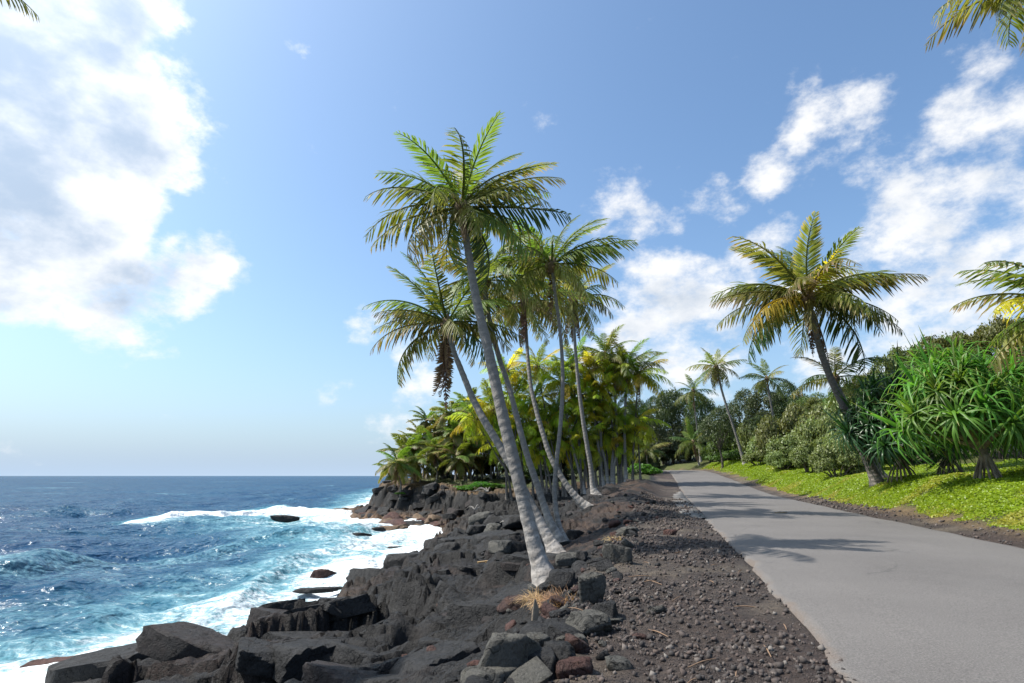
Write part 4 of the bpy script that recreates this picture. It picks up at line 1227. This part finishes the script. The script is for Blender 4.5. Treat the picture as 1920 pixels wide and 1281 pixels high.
ROS = [rosette_mesh(700 + i) for i in range(4)]

def screw_pine(label, x, y, heads, L_, seed, mat='pandanus', roots=11, trunk_r=.16):
    """heads: offsets of the leaf rosettes from the foot"""
    g = random.Random(seed)
    z = gz(x, y)
    o = empty('screw_pine', (x, y, z)); tag(o, label, 'screw pine')
    fork = Vector((g.uniform(-.1, .1), g.uniform(-.1, .1), 1.35))
    paths = [[(0, 0, .5, trunk_r), (fork.x * .5, fork.y * .5, .95, trunk_r), (fork.x, fork.y, fork.z, trunk_r * .9)]]
    link('trunk', branch_mesh('trunk', paths, M['root'], 9), o)
    for hx, hy, hz in heads:
        m1 = Vector((hx * .45, hy * .45, fork.z + (hz - fork.z) * .35 + .1))
        br = link('branch', branch_mesh('branch', [[(fork.x, fork.y, fork.z - .1, trunk_r * .6), (m1.x, m1.y, m1.z, trunk_r * .5), (hx, hy, hz, trunk_r * .42)]], M['root'], 7), o)
        tilt = (Vector((hx, hy, (hz - fork.z) * 1.5 + .8))).normalized()
        q = Vector((0, 0, 1)).rotation_difference(tilt)
        r_ = link('rosette', g.choice(ROS), br, (hx, hy, hz), None, L_ * g.uniform(.85, 1.15), M[mat])
        r_.rotation_euler = (q.to_matrix() @ Matrix.Rotation(g.uniform(0, 6.28), 3, 'Z')).to_euler()
    for i in range(roots):
        a = i / roots * 6.28 + g.uniform(-.2, .2); rr = g.uniform(.35, .75)
        link('prop_root', branch_mesh('prop_root', [[(math.cos(a) * .08, math.sin(a) * .08, g.uniform(.8, 1.2), .045), (math.cos(a) * rr * .6, math.sin(a) * rr * .6, .5, .04), (math.cos(a) * rr, math.sin(a) * rr, -.15, .035)]], M['root'], 6), o)
    return o
g = random.Random(9)
def heads_dome(n, rx, ry, z0, h, g):
    out = []
    for i in range(n):
        a = i * 2.4; r = math.sqrt((i + .5) / n)
        out.append((math.cos(a) * r * rx, math.sin(a) * r * ry, z0 + h * (1 - r * r) + g.uniform(-.2, .2)))
    return out
p = at(1856, 905, 22.6)
hd = [(x_ - .7, y_, z_) for x_, y_, z_ in heads_dome(25, 2.0, 1.9, 1.8, 3.0, g)]
screw_pine('large bright green screw pine with prop roots and drooping strap leaves', p.x, 22.6, hd, 1.75, 71)
p = at(1690, 880, 29.5)
screw_pine('darker screw pine in shade behind the big palm trunk', p.x, 29.5, heads_dome(22, 2.6, 2.0, 1.5, 3.2, g), 2.0, 72, 'pandanus_dark')
p = at(1975, 890, 23.5)
screw_pine('screw pine at the right frame edge with yellow-tipped leaves', p.x, 23.5, heads_dome(18, 2.0, 1.9, 1.7, 2.8, g), 1.8, 73)
p = at(1770, 880, 28.5)
screw_pine('shaded screw pine behind the large bright one', p.x + .3, 28.5, heads_dome(14, 2.0, 2.0, 1.8, 2.6, g), 1.6, 74, 'pandanus_dark')

# ground cover on the bank and the headland
def scatter_cover():
    g = np.random.default_rng(77)
    n = 460000
    y = 9 + 95 * g.random(n) ** 1.75
    q_ = .7 + 10.5 * g.random(n) ** 1.35
    x = road_r(y) + q_
    z, lava, green, sd, e, q = land(x, y)
    cl = .5 + .5 * fbm(x * 1.3, y * 1.3, 171, 3)
    green = green * (.25 + .75 * sstep(-.35, .15, fbm(x * .9, y * .9, 172, 3) + .25 * (x - road_r(y) - 1.2)))
    ok = (g.random(n) < green * 1.1 - .1) & (x > .12 * y)
    x, y, z, cl = x[ok], y[ok], z[ok], cl[ok]
    h = .03 + .20 * cl * g.random(len(x)) * sstep(1.0, 2.6, x - road_r(y))
    C = np.stack([x, y, z + h], -1)
    nn = g.normal(size=(len(x), 3)) * .55 + np.array([-.15, -.3, 1.]); nn /= np.linalg.norm(nn, axis=1)[:, None]
    me = leaves_mesh('ground_cover', C, nn, .042 + .0018 * y, g, M['cover'], aspect=.85)
    dry = sstep(.05, .6, fbm(C[:, 0] * .55, C[:, 1] * .55, 173, 3)) * .5 + sstep(2.4, 1.2, C[:, 0] - road_r(C[:, 1])) * .35
    a_ = np.zeros(len(C) * 4, np.float32); me.attributes['tip'].data.foreach_get('value', a_)
    me.attributes['tip'].data.foreach_set('value', (a_ + np.repeat(dry, 4)).astype(np.float32))
    tag(link('ground_cover', me), 'bright green creeping ground cover on the bank across the road', 'ground cover', kind='stuff')
scatter_cover()

def weeds(name, label, n, place, L_, mat, seed, width=.006, curl=.5, cat='grass tuft'):
    """tuft of thin blades"""
    g = np.random.default_rng(seed)
    V = []; T = []; tip = []; b = 0
    for i in range(n):
        a = g.uniform(0, 6.28); r = g.random() ** .7 * place[3]
        p = np.array([math.cos(a) * r, math.sin(a) * r, -.02])
        d = np.array([math.cos(a) * g.uniform(.2, 1.), math.sin(a) * g.uniform(.2, 1.), g.uniform(.3, 1.2)]); d /= np.linalg.norm(d)
        l = L_ * g.uniform(.5, 1.2); sd_ = np.cross(d, [0, 0, 1.]); sd_ /= np.linalg.norm(sd_) + 1e-6
        for j in range(3):
            w = width * (1 - j / 3)
            V += [p - sd_ * w, p + sd_ * w]; tip += [j / 3] * 2
            if j: T += [(b - 2, b - 1, b + 1), (b - 2, b + 1, b)]
            b += 2
            d = d + np.array([g.normal() * .25, g.normal() * .25, -curl * g.uniform(.3, 1.3)]); d /= np.linalg.norm(d)
            p = p + d * l / 3
    me = mesh_np(name, np.array(V), tris=np.array(T), mats=[mat])
    attr(me, 'tip', tip); attr(me, 'rnd', g.random(len(tip)))
    o = link(name, me, None, place[:3])
    return tag(o, label, cat)

# ------------------------------------------------------------------ rocks
def rock_mesh(seed, angular=1., sub=4):
    g = np.random.default_rng(seed)
    bm = bmesh.new(); bmesh.ops.create_icosphere(bm, subdivisions=sub, radius=1)
    D = np.array([v.co for v in bm.verts]); D /= np.linalg.norm(D, axis=1)[:, None]
    n = g.integers(9, 14)
    Nn = g.normal(size=(n, 3)); Nn /= np.linalg.norm(Nn, axis=1)[:, None]
    Nn = np.vstack([Nn, [[0, 0, 1], [0, 0, -1]]]); dd = g.uniform(.62, 1.0, len(Nn)); dd[-2:] = g.uniform(.5, .75), .6
    c = D @ Nn.T
    r = np.where(c > .05, dd[None, :] / np.maximum(c, .05), 9)
    sr = -np.log(np.sum(np.exp(-r * 26 * angular), 1)) / (26 * angular)     # rounded arrises
    sr = np.clip(sr, .3, 1.5)
    def n3(P, f, s): return (fbm(P[:, 0] * f + P[:, 2] * f * .7, P[:, 1] * f - P[:, 2] * f * .8, s, 4, .6))
    sr = sr + .11 * n3(D, 2.2, seed) + .06 * n3(D, 6., seed + 3)
    P_ = D * sr[:, None]
    for v, p_ in zip(bm.verts, P_): v.co = p_
    me = bpy.data.meshes.new('rock'); bm.to_mesh(me); bm.free()
    me.materials.append(M['lava']); me.shade_smooth()
    return me
ROCK = [rock_mesh(800 + i) for i in range(9)]
STONE = [rock_mesh(830 + i, sub=2) for i in range(6)]

def boulder(label, px, py, sx, sy, sz, rz, mat, seed, sink=.35, tilt=(0, 0), name='boulder', cat='rock', group=None, pos=None):
    p = Vector(pos) if pos is not None else hit(px, py)
    if p.y < 24: sx, sy, sz = sx * .74, sy * .74, sz * .74
    o = link(name, ROCK[seed % len(ROCK)], None, p + Vector((0, 0, sz * (1 - 2 * sink) * .6)), (R(tilt[0]), R(tilt[1]), R(rz)), (sx, sy, sz), M[mat])
    return tag(o, label, cat, group)

# foreground and roadside rocks (photo point of their foot)
B = boulder
B('pointed grey boulder at the bottom edge of the picture', 955, 1262, .34, .30, .42, 20, 'lava_grey', 0, .25)
B('smaller upright grey stone behind the pointed boulder', 1003, 1235, .20, .18, .30, 70, 'lava_grey', 1, .25)
B('dark rounded stone right of the pointed boulder', 1022, 1262, .20, .22, .22, 10, 'lava', 2, .3)
B('low grey stone at the bottom edge under the pointed boulder', 925, 1278, .38, .3, .2, 40, 'lava_grey', 3, .35)
B('rough dark stone beside the dry grass near the bottom edge', 1058, 1245, .2, .2, .24, 110, 'lava', 4, .3)
B('reddish stone low at the bottom edge', 1085, 1262, .2, .16, .15, 30, 'lava_red', 5, .3)
B('squared block with flat pale top on the shoulder edge', 1100, 1185, .36, .26, .26, 12, 'lava_grey', 6, .3)
B('small block under the squared flat-topped one', 1070, 1215, .2, .2, .2, 60, 'lava_grey', 7, .3)
B('tall grey slab standing on end beside the dry grass', 1113, 1130, .19, .17, .52, 35, 'lava_grey', 8, .2, (8, -14))
B('dark stone leaning right of the flat-topped block', 1140, 1160, .2, .2, .25, 80, 'lava', 0, .3)
B('flat oval stone lying on the cinders', 1150, 1168, .19, .12, .08, 20, 'lava_grey', 1, .3)
B('black round boulder just right of the tallest palm foot', 1064, 1094, .27, .25, .26, 15, 'lava', 2, .25)
B('small black boulder against the tallest palm foot', 1020, 1108, .15, .14, .14, 50, 'lava', 3, .3)
B('brown domed boulder left below the tallest palm', 965, 1140, .36, .28, .26, 0, 'lava_red', 4, .3)
B('broad boulder right of the second trunk foot', 1075, 1056, .36, .28, .26, 25, 'lava_grey', 5, .3)
B('dark cube-like stone behind the broad boulder', 1088, 1050, .2, .2, .22, 60, 'lava', 6, .25)
B('wedge-shaped grey boulder on the shoulder edge', 1160, 1055, .42, .36, .42, 40, 'lava_grey', 7, .3, (0, 18))
B('small black stone on the rusty soil', 1127, 1022, .22, .2, .2, 0, 'lava', 8, .3)
B('black boulder right of the thin S-curved palm', 1078, 1008, .4, .36, .34, 0, 'lava', 0, .3)
B('grey boulder on the shoulder edge further along', 1180, 1000, .4, .36, .32, 20, 'lava_grey', 1, .35)
B('round grey boulder on the lava left of the clump', 945, 1030, .55, .5, .45, 0, 'lava_grey', 2, .35)
B('black cube boulder on the lower shelf', 895, 1003, .62, .55, .6, 30, 'lava', 3, .25)
B('grey angular boulder beside the black cube', 925, 1000, .5, .5, .45, 70, 'lava_grey', 4, .25)
B('large grey tilted boulder below the headland', 905, 980, .8, .7, .7, 20, 'lava_grey', 5, .25, (10, -15))
B('dark boulder among driftwood left of the tall trunk', 960, 985, .6, .6, .5, 0, 'lava', 6, .3)
# jointed lava blocks and loose stones: pieces of the ground
terrain = bpy.data.objects['terrain']
def block_mesh(seed):
    g = np.random.default_rng(seed)
    bm = bmesh.new(); bmesh.ops.create_icosphere(bm, subdivisions=4, radius=1)
    D = np.array([v.co for v in bm.verts]); D /= np.linalg.norm(D, axis=1)[:, None]
    n = int(g.integers(5, 8)); a = np.arange(n) / n * 6.283 + g.uniform(-.3, .3, n)
    Nn = np.stack([np.cos(a), np.sin(a), g.uniform(-.15, .25, n)], -1)
    Nn = np.vstack([Nn, [[g.uniform(-.12, .12), g.uniform(-.12, .12), 1], [0, 0, -1], [g.uniform(-1, 1), g.uniform(-1, 1), 1.1]]])
    Nn /= np.linalg.norm(Nn, axis=1)[:, None]
    dd = np.concatenate([g.uniform(.6, .95, n), [.42, .5, g.uniform(.6, .8)]])
    c = D @ Nn.T
    r = np.where(c > .03, dd[None, :] / np.maximum(c, .03), 9)
    sr = -np.log(np.sum(np.exp(-r * 70), 1)) / 70
    sr = np.clip(sr, .2, 1.6)
    P_ = D * sr[:, None]
    P_ = P_ + D * (.035 * fbm(P_[:, 0] * 3 + P_[:, 2], P_[:, 1] * 3 - P_[:, 2] * 2, seed, 4, .6) + .02 * fbm(P_[:, 0] * 11 + P_[:, 2] * 6, P_[:, 1] * 11 - P_[:, 2] * 7, seed + 1, 3, .6))[:, None]
    for v, p_ in zip(bm.verts, P_): v.co = p_
    me = bpy.data.meshes.new('block'); bm.to_mesh(me); bm.free()
    me.materials.append(M['lava']); me.shade_smooth(); me.set_sharp_from_angle(angle=R(38))
    return me
BLOCK = [block_mesh(860 + i) for i in range(8)]
def blocks(n, seed):
    g = random.Random(seed); out = []
    while len(out) < n:
        y = 7.5 + 52 * g.random() ** 1.5
        xs_ = float(road_l(y)) - 2.75
        x = xs_ - 1.6 - 15 * g.random()
        if float(shore_sd(np.array([x]), np.array([y]))[0]) > .45: out.append((x, y))
    xy = np.array(out)
    z = land(xy[:, 0], xy[:, 1])[0]
    zx = land(xy[:, 0] + .4, xy[:, 1])[0]; zy = land(xy[:, 0], xy[:, 1] + .4)[0]
    for i, (x, y) in enumerate(out):
        s = (.2 + .6 * g.random() ** 2) * (1 + y / 50)
        tx = max(-.35, min(.35, (zx[i] - z[i]) / .4 * .4)); ty = max(-.35, min(.35, (zy[i] - z[i]) / .4 * .4))
        link('block', g.choice(BLOCK), terrain, (x, y, max(z[i], SEA - .2) - s * .22), (ty + g.uniform(-.12, .12), -tx + g.uniform(-.12, .12), -.45 + g.gauss(0, .35) + (1.57 if g.random() < .3 else 0)),
             (s * g.uniform(1.0, 1.9), s * g.uniform(.65, 1.), s * g.uniform(.45, .85)), M[g.choice(['lava', 'lava', 'lava_brown'])])
M['lava_brown'] = rock_mat('brown_lava_rock', (.034, .025, .023), (.026, .024, .024), (.045, .034, .03))
blocks(230, 5)
def cliff_blocks(n, seed):
    g = random.Random(seed); k_ = 0
    while k_ < n:
        x = g.uniform(-20, -3); y = g.uniform(62, 82)
        sd = float(shore_sd(np.array([x]), np.array([y]))[0])
        if not 1.2 < sd < 6.0: continue
        k_ += 1
        z = gz(x, y); s = g.uniform(.4, 1.15)
        link('block', g.choice(BLOCK), terrain, (x, y, z - s * .1), (g.uniform(-.35, .35), g.uniform(-.35, .35), g.uniform(0, 6)), (s * 1.3, s, s * .8), M[g.choice(['lava', 'lava', 'lava_brown'])])
cliff_blocks(48, 6)
# slabs at the water
def slab(label, px, py, sx, sy, sz, rz, mat, seed, zc, tilt=(0, 0)):
    r = ray(px, py); s = (zc - CAM_H) / r.z
    p = Vector((r.x * s, r.y * s, zc - sz * .35))
    o = link('lava_boulder', BLOCK[seed % len(BLOCK)], None, p, (R(tilt[0]), R(tilt[1]), R(rz)), (sx, sy, sz), M[mat])
    return tag(o, label, 'rock', 'big lava slabs at the water', 'thing')
slab('long dark slab with tan underside in the bottom left corner', 225, 1225, 1.75, .95, .85, 28, 'lava', 0, SEA + 1.0, (4, -6))
slab('upright cracked block between the two bottom left slabs', 365, 1205, .62, .7, 1.0, 50, 'lava', 3, SEA + 1.25, (-5, 8))
slab('broad flat black slab sloping to the surf', 455, 1215, 1.35, .95, .75, 20, 'lava', 5, SEA + 1.2, (6, -8))
slab('triangular leaning slab above the surf', 575, 1150, .85, .7, .8, 35, 'lava', 6, SEA + 1.45, (8, -22))
slab('squared dark block on the shelf edge by the surf', 640, 1125, .8, .6, .8, 15, 'lava', 7, SEA + 1.7)
slab('long black block at the far end of the shelf', 770, 1040, 1.6, 1.0, .95, 20, 'lava', 1, SEA + 1.5)
slab('ribbed black ledge above the far bay', 870, 1010, 1.9, 1.0, .7, 15, 'lava', 2, SEA + 1.9)
def surf_rock(label, px, py, sx, sy, sz, rz, mat, seed):
    x, y = seapt(px, py)
    o = link('surf_rock', ROCK[seed % len(ROCK)], None, (x, y, SEA + sz * .15), (0, 0, R(rz)), (sx, sy, sz), M[mat])
    return tag(o, label, 'rock', 'rocks standing in the surf')
S_ = surf_rock
S_('red-brown rock awash off the near shelf', 605, 1084, .55, .4, .55, 10, 'lava_red', 0)
S_('brown humped rock in the foam near the shelf', 715, 1050, .75, .55, .75, 40, 'lava_tan', 1)
S_('low tan rock at the shelf edge by the foam', 745, 1062, .9, .5, .4, 20, 'lava_tan', 2)
S_('flat dark rock barely above the foam', 590, 1108, .9, .4, .2, 15, 'lava', 3)
S_('small ragged rock in foam at the bottom left corner', 82, 1262, .75, .4, .4, 10, 'lava_red', 4)
S_('dark reef rock in the far white water, left', 338, 972, 1.5, .6, .55, 0, 'lava', 5)
S_('dark reef rock in the far white water, middle', 392, 964, 1.2, .5, .45, 20, 'lava', 6)
S_('dark reef rock in the far white water, right of centre', 530, 974, 1.4, .6, .6, 5, 'lava', 7)
S_('low reef rock behind the white water', 512, 955, 2.2, .7, .6, 5, 'lava', 8)
S_('small dark rock in the bay foam', 675, 1005, .7, .5, .35, 0, 'lava', 0)
S_('sharp dark rock in the bay below the headland', 708, 997, .7, .5, .6, 40, 'lava', 1)
S_('pale brown rock at the foot of the headland', 737, 995, 1.0, .6, .5, 10, 'lava_tan', 2)
S_('small dark rock in the bay near the ledge', 742, 1030, .6, .35, .3, 0, 'lava', 3)
g = random.Random(14)
for i in range(34):                                        # rubble below the headland cliff
    t = i / 33
    px = 640 + t * 200 + g.uniform(-8, 8); py = 962 + 18 * math.sin(t * 2.6) + g.uniform(-6, 7) + (10 if t > .4 else 0)
    x, y = seapt(px, py)
    s = g.uniform(.45, 1.25)
    o = link('rubble_boulder', ROCK[i % 9], None, (x, y + 1.0, SEA + s * .1), (g.uniform(-.4, .4), g.uniform(-.4, .4), g.uniform(0, 6)), (s * 1.2, s, s * .75), M[g.choice(['lava_tan', 'lava_tan', 'lava_red', 'lava'])])
    tag(o, 'sea-worn boulder in the rubble under the headland cliff', 'rock', 'boulders in the rubble under the headland cliff')

def stones(n, region, smin, smax, seed, mats):
    g = random.Random(seed); k_ = 0
    pts = [region(g) for _ in range(n)]
    zz = land(np.array([p[0] for p in pts]), np.array([p[1] for p in pts]))[0]
    for (x, y), z in zip(pts, zz):
        s = smin + (smax - smin) * g.random() ** 3
        o = link('stone', g.choice(STONE), terrain, (x, y, z + s * .2), (g.uniform(-.6, .6), g.uniform(-.6, .6), g.uniform(0, 6)), (s * g.uniform(.8, 1.4), s, s * g.uniform(.55, .95)), M[g.choice(mats)])
def edge_region(g):
    y = 4.5 + 32 * g.random() ** 1.8
    return float(road_l(y)) - 2.75 - g.gauss(.15, .55), y
stones(200, edge_region, .05, .22, 1, ['lava', 'lava', 'lava_grey', 'lava_red'])
def lava_region(g):
    y = 9 + 30 * g.random() ** 1.5
    return float(road_l(y)) - 2.75 - g.uniform(.8, 5), y
stones(60, lava_region, .05, .2, 2, ['lava', 'lava', 'lava_red'])

# fine cinders on both shoulders
def cinders():
    g = np.random.default_rng(31)
    n = 62000
    y = 4.2 + 36 * g.random(n) ** 2.2
    left = g.random(n) < .86
    x = np.where(left, road_l(y) + .10 - 3.2 * g.random(n) ** .9, road_r(y) + .02 + 1.4 * g.random(n))
    keep = g.random(n) < .25 + .75 * sstep(.25, -.25, fbm(x * .55, y * .55, 77, 4))
    x, y = x[keep], y[keep]; n = len(x)
    z = land(x, y)[0]
    s = (.005 + .030 * g.random(n) ** 10) * (1 + y / 18)
    T = np.array([[1, 1, 1], [1, -1, -1], [-1, 1, -1], [-1, -1, 1]], float) / 1.5
    rot = g.normal(size=(n, 4)); rot /= np.linalg.norm(rot, axis=1)[:, None]
    w, a, b, c = rot.T
    Rm = np.stack([1 - 2 * (b * b + c * c), 2 * (a * b - w * c), 2 * (a * c + w * b), 2 * (a * b + w * c), 1 - 2 * (a * a + c * c), 2 * (b * c - w * a), 2 * (a * c - w * b), 2 * (b * c + w * a), 1 - 2 * (a * a + b * b)], -1).reshape(-1, 3, 3)
    O = np.array([[1, 0, 0], [-1, 0, 0], [0, 1, 0], [0, -1, 0], [0, 0, .8], [0, 0, -.8]], float)
    V = np.einsum('nij,kj->nki', Rm, O) * (s[:, None] * g.uniform(.4, 1.5, (n, 6)))[:, :, None]
    V += np.stack([x, y, z + s * .3], -1)[:, None, :]
    F = np.array([[0, 2, 4], [2, 1, 4], [1, 3, 4], [3, 0, 4], [2, 0, 5], [1, 2, 5], [3, 1, 5], [0, 3, 5]])
    Tr = (np.arange(n)[:, None, None] * 6 + F[None]).reshape(-1, 3)
    me = mesh_np('gravel', V.reshape(-1, 3), tris=Tr, mats=[M['cinder']])
    attr(me, 'rnd', np.repeat(g.random(n), 6))
    tag(link('gravel', me), 'loose volcanic cinders scattered along both road shoulders', 'gravel', kind='stuff')
k = NT('cinder'); k.set(Base_Color=k.ramp(k.attr('rnd'), [(0., (.030, .027, .026)), (.5, (.060, .048, .043)), (.85, (.085, .062, .052)), (1., (.16, .145, .13))]), Roughness=.9); M['cinder'] = k.mat
cinders()

# ------------------------------------------------------------------ litter
h_ = hit(905, 1062)
o = link('fallen_frond', FR['dead'][0], None, h_ + Vector((-.2, 0, .12)), (R(8), R(-6), R(8)), 2.1, M['frond_dry']); tag(o, 'dry orange-brown palm frond lying on the black lava', 'palm frond')
h_ = hit(1466, 969)
o = link('fallen_frond', FR['smalldead'][0], None, h_ + Vector((-.6, 0, .05)), (R(80), R(-8), R(4)), 1.0, M['frond_dead']); tag(o, 'dark withered frond scrap lying on the asphalt', 'palm frond')
h_ = hit(1062, 1130); weeds('dry_grass_tuft', 'straw-coloured dry grass tuft beside the standing grey slab', 700, (h_.x, h_.y, h_.z, .38), .42, M['frond_dry'], 1, width=.005, curl=.6)
h_ = hit(1020, 1122); weeds('dry_grass_tuft', 'straw-coloured dry grass under the tallest palm foot', 420, (h_.x, h_.y, h_.z, .40), .30, M['frond_dry'], 2, width=.005, curl=.7)
h_ = hit(1160, 1010); weeds('dry_grass_tuft', 'thin brown grass on the rusty soil near the shoulder', 260, (h_.x, h_.y, h_.z, .45), .22, M['frond_dry'], 3, width=.006, curl=.7)
for i, (px, py, s, w) in enumerate([(1428, 862, .9, 'young fern-like plant left on the verge'), (1522, 856, .9, 'young fern-like plant in the middle of the verge'), (1570, 848, .8, 'young fern-like plant on the verge near the big palm')]):
    h_ = hit(px, py + 12); weeds('verge_plant', w, 60, (h_.x, h_.y, h_.z, .35), 1.1 * s, M['bush'], 20 + i, width=.05, curl=.35, cat='plant')

def husk():
    h_ = hit(997, 1190)
    S = spline([(0, 0, 0, .02), (.02, 0, .12, .05), (0, 0, .26, .045), (-.03, 0, .38, .008)], 12)
    V, Q, al = tube(S[:, :3], S[:, 3], 8)
    me = mesh_np('leaf_sheath', V * np.array([1, .4, 1]), quads=Q, mats=[M['root']], smooth=True); attr(me, 'along', al)
    tag(link('leaf_sheath', me, None, h_, (.1, .15, .5)), 'tan boat-shaped palm sheath standing on the lava', 'palm sheath')
husk()
def drift(label, px, py, L_, seed):
    g = random.Random(seed); h_ = hit(px, py)
    paths = []
    for i in range(5):
        a = g.uniform(0, 3.1); l = L_ * g.uniform(.4, 1)
        paths.append([(0, 0, .05, .05), (math.cos(a) * l * .5, math.sin(a) * l * .3, .12 + g.uniform(0, .25) * L_, .035), (math.cos(a) * l, math.sin(a) * l * .5, .03 + g.uniform(0, .2), .012)])
    o = link('driftwood', branch_mesh('driftwood', paths, M['trunk'], 6), None, h_); tag(o, label, 'driftwood')
drift('pale driftwood branches on the lava left of the tall trunk', 950, 990, 1.2, 1)
drift('bleached driftwood roots on the headland edge', 915, 925, 2.2, 2)
drift('driftwood at the cliff foot below the headland', 890, 958, 1.6, 3)
drift('exposed palm roots at the grove foot by the road', 1175, 885, 2.4, 4)

def twigs():
    g = np.random.default_rng(8)
    for i in range(26):
        y = 4.6 + 18 * g.random() ** 1.6; x = float(road_l(y)) - 2.6 * g.random() - .05
        l = g.uniform(.06, .22); a = g.uniform(0, 3.14)
        pts = [(-math.cos(a) * l, -math.sin(a) * l, .0, .005), (0, 0, .012, .007), (math.cos(a) * l, math.sin(a) * l, .004, .003)]
        o = link('twig', branch_mesh('twig', [pts], M['twig'], 4), terrain, (x, y, gz(x, y) + .02))
k = NT('dry_twig'); k.set(Base_Color=(.20, .125, .075), Roughness=.8); M['twig'] = k.mat
twigs()
